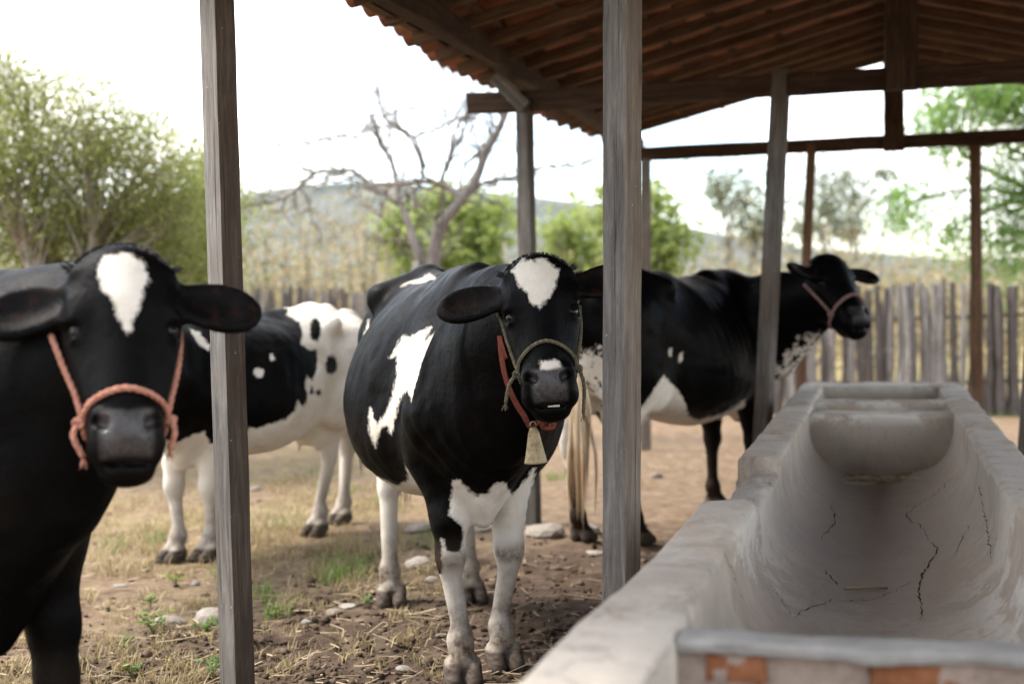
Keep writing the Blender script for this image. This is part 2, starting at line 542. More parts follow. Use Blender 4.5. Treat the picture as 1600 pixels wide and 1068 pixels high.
    # ---- legs
    def claws(h, fd, k=0.02):
        fd = unit(fd); sd = np.array([-fd[1], fd[0], 0])
        for q in (-1, 1):
            b = h + sd * q * 0.034
            F.cone(b + np.array([0, 0, 0.055]) - fd * 0.015, b + fd * 0.052 + np.array([0, 0, 0.012]), 0.040, 0.036, 0.010, flat=(sd, 1.22))
            F.cone(b + np.array([0, 0, 0.03]) - fd * 0.03, b + np.array([0, 0, 0.01]) + fd * 0.03, 0.030, 0.032, 0.012, flat=(sd, 1.1))
            F.ell(h - fd * 0.05 + sd * q * 0.026 + np.array([0, 0, 0.115]), (0.014, 0.014, 0.02), k=0.012)
    for key, q in (('fr', -1), ('fl', 1)):
        h = H[key]; el = S(0.50, q * 0.14, 0.76)
        kn = np.array([0.5 * h[0] + 0.5 * el[0] + 0.02, 0.55 * h[1] + 0.45 * el[1], 0.415 * s])
        ft = np.array([h[0] - 0.022, h[1], 0.135 * s])
        F.cone(el, kn + np.array([-0.01, 0, 0.12]), 0.098, 0.060, 0.05)
        F.cone(kn + np.array([-0.01, 0, 0.13]), kn, 0.060, 0.052, 0.04)
        F.ell(kn + np.array([0.006, 0, 0.0]), (0.050, 0.050, 0.072), k=0.03)
        F.cone(kn + np.array([-0.004, 0, -0.06]), ft + np.array([0, 0, 0.06]), 0.038, 0.032, 0.03)
        F.ell(ft, (0.046, 0.044, 0.05), k=0.03)
        F.cone(ft, h + np.array([0.012, 0, 0.075]), 0.040, 0.042, 0.025)
        claws(h + np.array([0.02, 0, 0]), np.array([1, 0.06 * q, 0]))
    for key, q in (('hr', -1), ('hl', 1)):
        h = H[key]
        st = S(-0.46, q * 0.185, 0.80)
        hk = np.array([h[0] - 0.085, 0.7 * h[1] + 0.3 * q * 0.14, 0.50 * s])
        ft = np.array([h[0] - 0.025, h[1], 0.135 * s])
        F.ell(st, (0.11, 0.085, 0.15), k=0.08)
        F.cone(0.5 * (st + S(-0.66, q * 0.15, 0.84)), hk + np.array([0.01, 0, 0.10]), 0.125, 0.062, 0.06, flat=(yv, 1.25))
        F.cone(S(-0.74, q * 0.145, 0.84), hk + np.array([-0.035, 0, 0.06]), 0.075, 0.026, 0.05)
        F.cone(hk + np.array([0.01, 0, 0.10]), hk, 0.058, 0.048, 0.04, flat=(yv, 1.15))
        F.ell(hk + np.array([-0.036, 0, 0.045]), (0.032, 0.03, 0.05), k=0.03)
        F.ell(hk, (0.056, 0.045, 0.07), k=0.03)
        F.cone(hk + np.array([-0.004, 0, -0.04]), ft + np.array([0, 0, 0.06]), 0.041, 0.033, 0.03)
        F.ell(ft, (0.046, 0.044, 0.05), k=0.03)
        F.cone(ft, h + np.array([0.010, 0, 0.075]), 0.040, 0.042, 0.025)
        claws(h + np.array([0.018, 0, 0]), np.array([1, 0.10 * q, 0]))
    # ---- tail
    tp = [S(-0.80, 0, 1.34), S(-0.90, 0, 1.30), S(-0.945, 0.01, 1.15), S(-0.955, 0.02, 0.90), S(-0.94, 0.03, 0.68)]
    if tail is not None: tp = [tp[0], tp[1]] + [S(*t) for t in tail]
    tps = spline(tp, 5)
    for i in range(len(tps) - 1):
        r1 = 0.034 - 0.020 * i / len(tps); r2 = 0.034 - 0.020 * (i + 1) / len(tps)
        F.cone(tps[i], tps[i + 1], r1, r2, 0.018)
    # ---- neck
    up0, mid0, lo0 = S(0.50, 0, 1.22), S(0.58, 0, 1.02), S(0.66, 0, 0.84 - neck_low)
    up1, mid1, lo1 = hp(0.03 + neck_top, 0, -0.12 - 0.3 * neck_top), hp(0.12, 0, -0.19), hp(0.17, 0, -0.25)
    for a, b, r1, r2, kk, dip in ((up0, up1, 0.115 * nt, 0.085, 0.10, -0.01), (mid0, mid1, 0.20 * nt, 0.110 * nt, 0.11, 0), (lo0, lo1, 0.135 * nt, 0.070 * nt, 0.10, -0.04),
                                  (S(0.66, 0, 0.74), hp(0.24, 0, -0.24), 0.075, 0.045, 0.08, -0.07)):
        m = 0.5 * (a + b) + np.array([0, 0, dip])
        F.cone(a, m, r1, 0.5 * (r1 + r2), kk)
        F.cone(m, b, 0.5 * (r1 + r2), r2, kk)
    # ---- head (own axes: f towards the muzzle, l sideways, n out of the face)
    def E(a, b, c, ra, rb, rc, k=0.03, sub=False, AA=None):
        F.ell(hp(a, b, c), (ra * hs, rb * hs * hw, rc * hs), A if AA is None else AA, k * hs, sub)
    def Cn(p, q, r1, r2, k=0.03, flat=None, sub=False):
        F.cone(hp(*p), hp(*q), r1 * hs, r2 * hs, k * hs, flat, sub)
    E(0.085, 0, -0.098, 0.120, 0.113, 0.098, 0.03)                # brain case and forehead
    E(0.022, 0, -0.082, 0.060, 0.092, 0.068, 0.05)                # poll
    Cn((0.10, 0.0, -0.095), (0.36, 0, -0.088), 0.094, 0.074, 0.04)
    Cn((0.13, 0, -0.052), (0.36, 0, -0.040), 0.052, 0.042, 0.05)  # bridge of the nose
    for q in (-1, 1):
        E(0.122, q * 0.088, -0.062, 0.046, 0.034, 0.040, 0.03)    # brow
        Cn((0.18, q * 0.082, -0.092), (0.30, q * 0.060, -0.090), 0.036, 0.028, 0.05)  # cheek bone
        E(0.190, q * 0.064, -0.170, 0.110, 0.038, 0.085, 0.05)    # masseter
        Cn((0.15, q * 0.055, -0.232), (0.43, q * 0.030, -0.140), 0.036, 0.034, 0.05)  # jaw
        E(0.163, q * 0.117, -0.050, 0.020, 0.024, 0.026, 0.010, sub=True)   # eye socket
        E(0.142, q * 0.107, -0.054, 0.010, 0.018, 0.026, 0.010)   # upper lid
        E(0.185, q * 0.101, -0.060, 0.008, 0.015, 0.022, 0.010)   # lower lid
        E(0.025, q * 0.096, -0.062, 0.020, 0.022, 0.018, 0.02)    # horn bud
    E(0.400, 0, -0.092, 0.085, 0.084 * mw, 0.084, 0.04)                # muzzle
    E(0.405, 0, -0.040, 0.058, 0.064 * mw, 0.040, 0.03)                # nose pad
    for q in (-1, 1):
        E(0.385, q * 0.058 * mw, -0.040, 0.040, 0.030 * mw, 0.034, 0.02)    # nostril wing
        E(0.440, q * 0.055 * mw, -0.070, 0.038, 0.036 * mw, 0.045, 0.03)    # upper lip
    E(0.488, 0, -0.088, 0.030, 0.060, 0.050, 0.018)               # lower lip and chin
    if mouth:
        E(0.474, 0, -0.025, 0.0065, 0.058, 0.055, 0.006, sub=True)
    for q in (-1, 1):                                             # nostrils, comma shaped
        E(0.398, q * 0.046, -0.004, 0.015, 0.013, 0.030, 0.007, sub=True)
        E(0.388, q * 0.060, -0.010, 0.011, 0.015, 0.024, 0.007, sub=True)
    # ears
    ears = []; el_ = ear_len
    for i, q in enumerate((-1, 1)):
        e = unit(l * q + f * (0.12 + ear_drop[i]) - n * ear_fold[i])
        nn = unit(n * 1.0 - f * 0.25 - e * ((n - f * 0.25) @ e)); dn = np.cross(nn, e)
        base = hp(0.075, q * 0.095, -0.085)
        AE = np.stack([e, dn, nn])
        F.cone(hp(0.075, q * 0.06, -0.09), base + e * 0.05 * hs, 0.048 * hs, 0.030 * hs, 0.03)
        F.ell(base + e * 0.13 * el_ * hs, (0.118 * el_ * hs, 0.068 * hs, 0.024 * hs), AE, 0.025)
        F.ell(base + e * 0.165 * el_ * hs, (0.082 * el_ * hs, 0.060 * hs, 0.020 * hs), AE, 0.02)
        F.ell(base + e * 0.125 * el_ * hs + nn * 0.026 * hs, (0.100 * el_ * hs, 0.053 * hs, 0.026 * hs), AE, 0.012, sub=True)
        ears.append((base, e, nn, dn))
    # feet are flat on the ground
    sl = F._sl((F.lo[0], F.lo[1], -0.1), (hi[0], hi[1], 0.05))
    X, Y, Z = F._xyz(sl)
    F.d[sl] = np.maximum(F.d[sl], -Z + 0.001)
    V, Q = surface_nets(F.d, F.lo, cell)
    # drop floating crumbs: keep faces linked to the biggest shell
    lab = np.arange(len(V))
    for _ in range(400):
        mn = lab[Q].min(1); new = lab.copy()
        for c_ in range(4): np.minimum.at(new, Q[:, c_], mn)
        new = new[new]
        if (new == lab).all(): break
        lab = new
    main = np.bincount(lab).argmax()
    keep = lab == main
    rm = np.cumsum(keep) - 1
    Q = rm[Q[keep[Q[:, 0]]]]; V = V[keep]
    # one light smoothing pass keeps it free of grid facets
    for w_ in (0.5, 0.35):
        acc = np.zeros_like(V); cnt = np.zeros(len(V))
        for a_, b_ in ((0, 1), (1, 2), (2, 3), (3, 0)):
            np.add.at(acc, Q[:, a_], V[Q[:, b_]]); np.add.at(cnt, Q[:, a_], 1)
            np.add.at(acc, Q[:, b_], V[Q[:, a_]]); np.add.at(cnt, Q[:, b_], 1)
        V = V * (1 - w_) + acc / cnt[:, None] * w_
    # flesh is never even: slow lumps and folds along the normals, less on head and feet
    tri_n = np.cross(V[Q[:, 1]] - V[Q[:, 0]], V[Q[:, 2]] - V[Q[:, 0]]); VN = np.zeros_like(V)
    for c_ in range(4): np.add.at(VN, Q[:, c_], tri_n)
    VN /= np.linalg.norm(VN, axis=1)[:, None] + 1e-9
    amt = np.clip((V[:, 2] - 0.15) / 0.5, 0.15, 1) * np.clip(np.linalg.norm(V - hp(0.2, 0, -0.1), axis=1) / 0.35 - 0.6, 0.12, 1)
    lum = fbm(V[:, 0] * 6 + V[:, 1] * 3, V[:, 2] * 6 - V[:, 1] * 4, 3, 7) - 0.5
    fold = (fbm(V[:, 0] * 22 + V[:, 2] * 5, V[:, 2] * 4 + V[:, 1] * 6, 2, 9) - 0.5) * np.clip((V[:, 0] - 0.5 * sx) / 0.15, 0, 1)
    V = V + VN * (amt * (0.022 * lum + 0.010 * fold))[:, None]
    V[:, 2] = np.maximum(V[:, 2], 0.0)
    me = fast_mesh(name, V, Q, coat.m, link=False)
    ob = link_mesh(name, me)
    ob.matrix_world = Matrix([[head[0], lat[0], 0, org[0]], [head[1], lat[1], 0, org[1]], [0, 0, 1, 0], [0, 0, 0, 1]])
    # ---- coat attributes
    N = np.zeros(len(V) * 3, np.float32); me.vertices.foreach_get('normal', N); N = N.reshape(-1, 3)
    Wp = V @ W2L + org; Nw = N @ W2L
    px, py, dep = proj(Wp)
    toc = CAMP - Wp; toc /= np.linalg.norm(toc, axis=1)[:, None]
    facing = (Nw * toc).sum(1)
    HL = ((V - pl) @ A.T) / hs; HL[:, 1] /= hw
    ctx = dict(V=V, N=N, W=Wp, px=px, py=py, dep=dep, facing=facing, HL=HL, s=s, sx=sx, ppm=FPX / dep)
    white = np.full(len(V), -0.2); dirt = np.zeros(len(V)); pink = np.zeros(len(V)); mott = np.zeros(len(V))
    x, y, z = V.T
    hoof = np.clip((0.072 - z) / 0.012, 0, 1) * (z < 0.1)
    dirt = np.clip((0.52 * s - z) / (0.40 * s), 0, 1) * 1.0
    a, b, c = HL.T
    sk = np.clip((a - 0.372 + 0.25 * np.abs(b)) / 0.012, 0, 1) * np.clip((0.472 - a) / 0.008, 0, 1) * np.clip((0.060 - np.abs(b)) / 0.012, 0, 1) * np.clip((c + 0.075) / 0.01, 0, 1) * (c < 0.06)
    inner = np.zeros(len(V))
    for base, e, nn, dn in ears:
        q = (V - base); inner = np.maximum(inner, ((q @ e > 0.03 * hs) & (q @ e < 0.24 * hs) & (np.abs(q @ dn) < 0.055 * hs) & (q @ nn > -0.010) & (N @ nn > 0.35) & (q @ nn < 0.03)).astype(float))
    if paint: white, dirt, pink, mott = paint(ctx, white, dirt, pink, mott)
    for nm, vv in (('white', white), ('dirt', dirt), ('pink', pink), ('mottle', mott), ('hoof', hoof), ('skin', sk * nose), ('inner', inner)):
        attr(me, nm, vv)
    # ---- eyes
    for q in (-1, 1):
        bm = bmesh.new(); bmesh.ops.create_uvsphere(bm, u_segments=16, v_segments=10, radius=0.0225 * hs)
        em = bpy.data.meshes.new('eye'); bm.to_mesh(em); bm.free()
        em.materials.append(eye_mat); em.polygons.foreach_set('use_smooth', [True] * len(em.polygons))
        eo = link_mesh('eye', em, ob); eo.location = hp(0.164, q * 0.0945, -0.064)
    # ---- teeth of the lower jaw
    # ---- tail switch
    rng = random.Random(hash(name) % 1000 + int(px[0]))
    mb = MB(); end = np.array(tps[-1]); prev = np.array(tps[-4]); td = unit(end - prev)
    for i in range(70):
        L = rng.uniform(0.55, 1.15) * switch
        o = np.array([rng.gauss(0, 0.008) for _ in range(3)])
        sp = np.array([rng.gauss(0, 0.022), rng.gauss(0, 0.022), 0])
        p0 = end - td * rng.uniform(0.0, 0.16) + o
        p1 = p0 + (td * 0.5 + np.array([0, 0, -0.5])) * L * 0.5 + sp
        p2 = p0 + (td * 0.2 + np.array([0, 0, -0.8])) * L + sp * 0.9
        p2[2] = max(p2[2], 0.03)
        mb.tube(spline([p0, p1, p2], 3), [0.009, 0.010, 0.009, 0.009, 0.007, 0.004, 0.001], 4)
    mb.build('tail_switch', hairtip_mat.m if tuft else darkhair_mat, ob, True)['kind'] = 'stuff'
    # ---- tuft of hair on the poll
    mb = MB()
    for i in range(260):
        bb = rng.uniform(-0.10, 0.10); aa = rng.uniform(-0.035, -0.005) + 1.5 * bb * bb
        p0 = hp(aa, bb, -0.06 - rng.uniform(0, 0.06))
        hit = KD(V, p0)
        p0 = V[hit]; dd = unit(N[hit] + f * rng.uniform(-0.3, 0.6) + l * rng.uniform(-0.7, 0.7))
        mb.tube([p0 - N[hit] * 0.004, p0 + dd * 0.006, p0 + dd * 0.010 + f * 0.003], [0.002, 0.0014, 0.0004], 3, cap=False)
    for q in (-1, 1):        # tufts over the horn buds
        for i in range(16):
            hit = KD(V, hp(0.012, q * 0.112, -0.062)); p0 = V[hit] + l * rng.gauss(0, 0.004) + f * rng.gauss(0, 0.004)
            dd = unit(l * q * 1.0 - f * rng.uniform(0.1, 0.6) + n * rng.gauss(0, 0.3))
            mb.tube([p0 - dd * 0.004, p0 + dd * 0.010, p0 + dd * rng.uniform(0.014, 0.022)], [0.003, 0.002, 0.0004], 3, cap=False)
    tag(mb.build('forelock', darkhair_mat, ob, True), kind='stuff')
    bvh = BVHTree.FromPolygons([tuple(v) for v in (V @ W2L + org)], [tuple(t) for t in Q])
    hpw = lambda a_, b_, c_: hp(a_, b_, c_) @ W2L + org
    return dict(ob=ob, hp=hpw, bvh=bvh, f=f @ W2L, l=l @ W2L, n=n @ W2L, hs=hs)

def KD(V, p):
    d = ((V - p) ** 2).sum(1); return int(d.argmin())
# ================================================================== materials of the setting
def wood(name, c0, c1, c2, scale=(14, 14, 1.1), rough=0.85):
    m = Mat(name, rough, 0.2)
    off = m.n.new('ShaderNodeVectorMath'); off.operation = 'ADD'
    cx = m.n.new('ShaderNodeCombineXYZ')
    r = m.math('MULTIPLY', m.info('Random'), 40.0)
    for i in range(3): m.l.new(r, cx.inputs[i])
    m.l.new(m.tc(), off.inputs[0]); m.l.new(cx.outputs[0], off.inputs[1])
    v = m.mapping(scale, off.outputs[0])
    g = m.noise(3.0, 7, 0.7, v, 0.8)
    fine = m.noise(13, 4, 0.7, v)
    blot = m.noise(2.2, 4, 0.65, off.outputs[0])
    c = m.ramp(g, [(0.28, c0), (0.5, c1), (0.78, c2)])
    c = m.mix(m.rng(blot, 0.35, 0.7), c, m.mix(0.55, c, c0))
    c = m.mix(m.rng(fine, 0.55, 0.62), c, c2, 'MIX') if False else m.mix(m.rng(fine, 0.60, 0.72, 0, 0.5), c, c2)
    c = m.mix(m.rng(m.noise(1.6, 3, 0.6, off.outputs[0]), 0.5, 0.68, 0, 0.6), c, (c0[0] * 1.5, c0[1] * 1.15, c0[2] * 0.85))
    crk = m.noise(2.0, 3, 0.6, m.mapping((scale[0] * 3.2, scale[1] * 3.2, scale[2] * 0.5), off.outputs[0]))
    c = m.mix(m.rng(crk, 0.30, 0.36, 0.85, 0), c, (0.012, 0.010, 0.009))
    c = m.mix(m.rng(m.noise(55, 2, 0.5, off.outputs[0]), 0.74, 0.78, 0, 0.7), c, (0.42, 0.40, 0.36))
    m.color(c)
    m.bump(m.math('ADD', g, m.math('MULTIPLY', fine, 0.6)), 0.45, 0.006)
    return m.m
post_mat = wood('weathered_post', (0.050, 0.045, 0.041), (0.125, 0.115, 0.105), (0.25, 0.23, 0.205))
post_mat_warm = wood('weathered_post_warm', (0.055, 0.043, 0.034), (0.13, 0.105, 0.085), (0.25, 0.21, 0.17))
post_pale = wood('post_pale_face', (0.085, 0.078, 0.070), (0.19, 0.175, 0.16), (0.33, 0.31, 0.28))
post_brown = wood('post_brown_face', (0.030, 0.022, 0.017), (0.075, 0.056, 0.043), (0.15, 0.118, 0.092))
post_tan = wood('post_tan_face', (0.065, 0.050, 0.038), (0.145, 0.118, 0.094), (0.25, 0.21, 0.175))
beam_mat = wood('roof_timber', (0.020, 0.013, 0.010), (0.062, 0.038, 0.025), (0.13, 0.080, 0.050))
rafter_mat = wood('rafter_timber', (0.045, 0.027, 0.017), (0.13, 0.078, 0.047), (0.25, 0.155, 0.092))

tile_mat = Mat('clay_tile', 0.85, 0.2)
_c = tile_mat.ramp(tile_mat.info('Random'), [(0.0, (0.20, 0.075, 0.040)), (0.5, (0.30, 0.115, 0.060)), (1.0, (0.36, 0.17, 0.10))])
_c = tile_mat.mix(tile_mat.rng(tile_mat.noise(9, 5, 0.7), 0.45, 0.75, 0, 0.75), _c, (0.085, 0.055, 0.042))
tile_mat.color(_c).bump(tile_mat.noise(60, 4), 0.3, 0.004)

def concrete(name, dirt=0.5, pale=0.0):
    m = Mat(name, 0.82, 0.25)
    big = m.noise(1.7, 5, 0.6); mid = m.noise(7, 6, 0.65); fine = m.noise(70, 4, 0.7)
    c = m.ramp(mid, [(0.25, (0.22, 0.178, 0.140)), (0.55, (0.345, 0.288, 0.230)), (0.8, (0.45, 0.39, 0.32))])
    c = m.mix(m.rng(big, 0.42, 0.62, 0, 0.55), c, (0.255, 0.225, 0.195))
    # lime left in flakes; the far rim's brightness is painted in here too
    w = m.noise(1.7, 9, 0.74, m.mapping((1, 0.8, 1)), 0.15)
    c = m.mix(m.math('MULTIPLY', m.rng(w, 0.475, 0.51), m.at('wash_far_light')), c, (0.45, 0.42, 0.37))
    # dirt settled in the hollow, plus shade painted on the divider face
    c = m.mix(m.math('MULTIPLY', m.at('grime_shade'), m.rng(mid, 0.2, 0.6, 0.35, 0.85)), c, (0.155, 0.112, 0.080))
    c = m.mix(m.rng(fine, 0.58, 0.72, 0, 0.55), c, (0.11, 0.09, 0.075))
    c = m.mix(m.rng(m.noise(26, 5, 0.75), 0.55, 0.70, 0, 0.45), c, (0.16, 0.13, 0.105))
    # cracks
    dv = m.n.new('ShaderNodeVectorMath'); dv.operation = 'ADD'
    nz = m.n.new('ShaderNodeTexNoise'); nz.inputs['Scale'].default_value = 9; nz.inputs['Detail'].default_value = 6
    m.l.new(m.tc(), nz.inputs['Vector'])
    sc = m.n.new('ShaderNodeVectorMath'); sc.operation = 'SCALE'; sc.inputs['Scale'].default_value = 0.28
    m.l.new(nz.outputs['Color'], sc.inputs[0]); m.l.new(m.tc(), dv.inputs[0]); m.l.new(sc.outputs[0], dv.inputs[1])
    vr = m.voro(1.9, m.mapping((1, 0.8, 1), dv.outputs[0]), 'DISTANCE_TO_EDGE')
    msk = m.rng(m.noise(2.2, 3), 0.42, 0.52)
    ck = m.math('MULTIPLY', m.rng(vr, 0.003, 0.014, 1, 0), m.math('MULTIPLY', msk, m.at('crack')))
    c = m.mix(m.math('MULTIPLY', ck, 0.8), c, (0.03, 0.017, 0.014))
    m.color(c)
    h = m.math('SUBTRACT', m.math('ADD', m.math('MULTIPLY', mid, 1.3), m.math('MULTIPLY', fine, 0.45)), m.math('MULTIPLY', ck, 1.2))
    m.bump(h, 0.5, 0.012)
    return m.m
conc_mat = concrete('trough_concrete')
cap_mat = Mat('grey_cap_concrete', 0.85, 0.2)
cap_mat.color(cap_mat.ramp(cap_mat.noise(9, 6, 0.7), [(0.25, (0.10, 0.094, 0.085)), (0.6, (0.17, 0.162, 0.15)), (0.85, (0.25, 0.24, 0.22))])).bump(cap_mat.noise(50, 5, 0.7), 0.5, 0.01)
mortar_mat = Mat('crumbling_mortar', 0.95, 0.1)
mortar_mat.color(mortar_mat.ramp(mortar_mat.noise(14, 6, 0.7), [(0.25, (0.15, 0.11, 0.088)), (0.5, (0.30, 0.235, 0.195)), (0.85, (0.42, 0.345, 0.29))])).bump(mortar_mat.noise(40, 6, 0.75), 0.9, 0.02)
brick_mat = Mat('clay_brick', 0.9, 0.15)
brick_mat.color(brick_mat.ramp(brick_mat.noise(18, 5, 0.7), [(0.25, (0.08, 0.036, 0.020)), (0.55, (0.165, 0.064, 0.028)), (0.85, (0.24, 0.125, 0.075))])).bump(brick_mat.noise(70, 4), 0.5, 0.006)

# ================================================================== ground
def mud_mask(x, y):
    """dark trodden mud round the posts and the trough, dry soil beyond"""
    m = 1.15 - np.hypot((x - 0.3) / 2.1, (y - 5.0) / 2.6)
    m = m + 0.9 * (fbm(x * 1.3, y * 1.3, 4, 5) - 0.5)
    return np.clip(m * 2.2, 0, 1)

def ground_h(x, y):
    x = np.asarray(x, float); y = np.asarray(y, float)
    mud = mud_mask(x, y)
    near = np.clip((17 - y) / 5, 0, 1) * np.clip((9 - np.abs(x)) / 3, 0, 1)
    clod = fbm(x * 5.5, y * 5.5, 5, 11, 0.6)
    rough = (0.055 * (clod - 0.56)) * (0.55 + 0.45 * mud) * near
    pock = np.clip(0.33 - fbm(x * 4.2 + 3, y * 4.2, 2, 23), 0, 1) * -0.22 * mud * near
    return rough + pock - 0.004
def _axis(lo, a, b, hi, st, g):
    v = list(np.arange(a, b, st)); d = st; p = v[-1]
    while p < hi: d *= g; p += d; v.append(p)
    d = st; p = a; w = []
    while p > lo: d *= g; p -= d; w.append(p)
    return np.array(w[::-1] + v)
def make_ground(hoof_pts):
    gx = _axis(-3000, -3.2, 2.2, 3000, 0.022, 1.16); gy = _axis(-800, 3.2, 9.5, 5000, 0.022, 1.13)
    X, Y = np.meshgrid(gx, gy)
    Z = ground_h(X, Y)
    for h in hoof_pts:                       # trodden flat under each hoof
        w = np.exp(-(((X - h[0]) ** 2 + (Y - h[1]) ** 2) / 0.10 ** 2))
        Z = Z * (1 - w) + 0.004 * w
    V = np.stack([X.ravel(), Y.ravel(), Z.ravel()], 1)
    nx = len(gx); I = np.arange(len(V)).reshape(X.shape)
    Q = np.stack([I[:-1, :-1].ravel(), I[:-1, 1:].ravel(), I[1:, 1:].ravel(), I[1:, :-1].ravel()], 1)
    m = Mat('dirt_ground', 0.95, 0.12)
    n1 = m.noise(0.9, 6, 0.65); n2 = m.noise(9, 7, 0.72); n3 = m.noise(60, 5, 0.75)
    dry = m.ramp(n2, [(0.25, (0.065, 0.042, 0.029)), (0.42, (0.145, 0.094, 0.062)), (0.55, (0.215, 0.145, 0.097)), (0.75, (0.31, 0.230, 0.165))])
    dry = m.mix(m.rng(n1, 0.35, 0.65, 0, 0.8), dry, m.ramp(n2, [(0.3, (0.11, 0.077, 0.050)), (0.75, (0.26, 0.205, 0.135))]))
    mud = m.ramp(n2, [(0.25, (0.038, 0.026, 0.019)), (0.5, (0.082, 0.056, 0.040)), (0.72, (0.15, 0.108, 0.078)), (0.9, (0.24, 0.185, 0.135))])
    c = m.mix(m.at('mud'), dry, mud)
    grs = m.math('MULTIPLY', m.at('grassy'), m.rng(m.noise(4.5, 6, 0.7), 0.42, 0.6))
    c = m.mix(m.math('MULTIPLY', grs, 0.75), c, m.ramp(n3, [(0.3, (0.15, 0.13, 0.055)), (0.7, (0.30, 0.25, 0.11))]))
    far = m.at('far')
    c = m.mix(far, c, m.ramp(m.noise(0.05, 5), [(0.3, (0.20, 0.17, 0.08)), (0.7, (0.30, 0.25, 0.13))]))
    m.color(c)
    m.bump(m.math('ADD', m.math('MULTIPLY', n3, 0.7), n2), 0.8, 0.03)
    o = fast_mesh('ground', V, Q, m.m); tag(o, kind='structure')
    attr(o.data, 'mud', mud_mask(V[:, 0], V[:, 1]))
    x, y = V[:, 0], V[:, 1]
    gr = np.clip(fbm(x * 0.8, y * 0.8, 4, 41) * 2.6 - 0.9, 0, 1) * np.clip((-0.3 - x + 0.15 * (y - 5)) / 1.2, 0, 1)
    attr(o.data, 'grassy', gr)
    attr(o.data, 'far', np.clip((y - 17) / 4, 0, 1))
    return o

# ================================================================== shelter
def beam(name, p0, p1, w, h, mat, parent, up=(0, 0, 1), segs=8, jit=0.004, bow=0.0, seed=0, ch=0.08, taper=1.0):
    """squared timber with worn arrises"""
    rng = random.Random(seed)
    p0 = np.array(p0, float); p1 = np.array(p1, float); t = unit(p1 - p0)
    u = np.array(up, float); u = unit(u - t * (u @ t)); v = np.cross(t, u)
    mb = MB(); V = []
    cw, chh = w * ch, h * ch
    prof = [(-w/2+cw, -h/2), (w/2-cw, -h/2), (w/2, -h/2+chh), (w/2, h/2-chh), (w/2-cw, h/2), (-w/2+cw, h/2), (-w/2, h/2-chh), (-w/2, -h/2+chh)]
    bx, by = rng.uniform(-1, 1) * bow, rng.uniform(-1, 1) * bow
    for i in range(segs + 1):
        a = i / segs; c = p0 + (p1 - p0) * a + (v * bx + u * by) * math.sin(math.pi * a)
        k = 1 + (taper - 1) * a
        for (x, y) in prof:
            V.append(c + v * (x * k + rng.uniform(-jit, jit)) + u * (y * k + rng.uniform(-jit, jit)))
    Fc = []
    for i in range(segs):
        for k in range(8):
            k2 = (k + 1) % 8; Fc.append((i*8+k, (i+1)*8+k, (i+1)*8+k2, i*8+k2))
    Fc.append(tuple(range(8))); Fc.append(tuple(segs*8+k for k in range(7, -1, -1)))
    # keep the grain along the timber: local z runs along it
    M = Matrix(((v[0], u[0], t[0], p0[0]), (v[1], u[1], t[1], p0[1]), (v[2], u[2], t[2], p0[2]), (0, 0, 0, 1)))
    Mi = M.inverted()
    o = mesh(name, [Mi @ Vector(q) for q in V], Fc, mat, parent)
    if parent is not None:
        o.matrix_parent_inverse = Matrix.Identity(4)
        o.matrix_local = Matrix.Translation(-Vector(parent.location)) @ M
    else:
        o.matrix_world = M
    return o

SH0 = su(8.0, 0.1)
shelter = empty('open_shelter', SH0)
tag(shelter, 'open wooden cattle shelter with clay tile roof over the concrete trough', 'shelter')
RU = 0.10
def eave_z(s): return 2.665 + 0.028 * math.cos((s - 6.0) * 1.05) + 0.02 * math.sin(s * 2.3)
def roof_z(s, u):
    """underside of the tile bed (top of the battens)"""
    a = abs(u - RU) / 2.5
    return 3.285 + (eave_z(s) - 3.285) * a - 0.012 * math.sin(math.pi * a)
def post(s0, u0, z0, s1, u1, z1, w, rot, mat, seed, d=None):
    a, b = su(s0, u0, z0), su(s1, u1, z1)
    up = np.array([math.sin(rot), math.cos(rot), 0])
    return beam('post', a, b, w, d or w, mat, shelter, up=up, segs=14, jit=0.0022, bow=0.006, seed=seed, ch=0.07)
Z_T = 2.49
def to_su(p): return float(p @ AX_S), float(p @ AX_U)
def post_px(s, top, bot, ztop, w, rot, mat, seed, side=None):
    """post standing on the shelter's cross line s, its lean read from two points of its axis in the photo"""
    def on(px, py):
        r = ray(px, py); t = s / (r @ AX_S); return CAMP + r * t
    A, B = on(*top), on(*bot)
    ex = lambda z: A + (B - A) * ((z - A[2]) / (B[2] - A[2]))
    a, b = ex(-0.12), ex(ztop)
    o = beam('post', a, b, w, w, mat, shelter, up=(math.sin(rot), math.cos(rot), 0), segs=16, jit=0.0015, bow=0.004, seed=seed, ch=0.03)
    if side is not None:          # right-hand side faces take a second wood tone
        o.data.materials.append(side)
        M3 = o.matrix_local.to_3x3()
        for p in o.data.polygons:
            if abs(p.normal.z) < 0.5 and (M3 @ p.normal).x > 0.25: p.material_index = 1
    return o
R = math.radians
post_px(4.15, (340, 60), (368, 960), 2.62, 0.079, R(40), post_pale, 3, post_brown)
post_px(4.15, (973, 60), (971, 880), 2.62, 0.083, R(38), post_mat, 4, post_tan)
post_px(4.15, (1900, 60), (1890, 880), 2.62, 0.083, R(30), post_mat, 5)
post_px(4.15, (2560, 60), (2540, 880), 2.62, 0.083, R(30), post_mat, 15)
post_px(8.05, (820, 190), (824, 395), 2.43, 0.082, R(25), post_mat, 6)
post_px(8.05, (1220, 130), (1192, 660), 2.55, 0.085, R(30), post_mat, 7)
post_px(8.05, (1628, 300), (1604, 680), 2.43, 0.085, R(20), post_mat, 8)
post_px(8.05, (2010, 300), (2010, 650), 2.43, 0.085, R(20), post_mat, 18)
post_px(12.1, (1009, 300), (1009, 700), 2.49, 0.075, R(20), post_mat, 9)
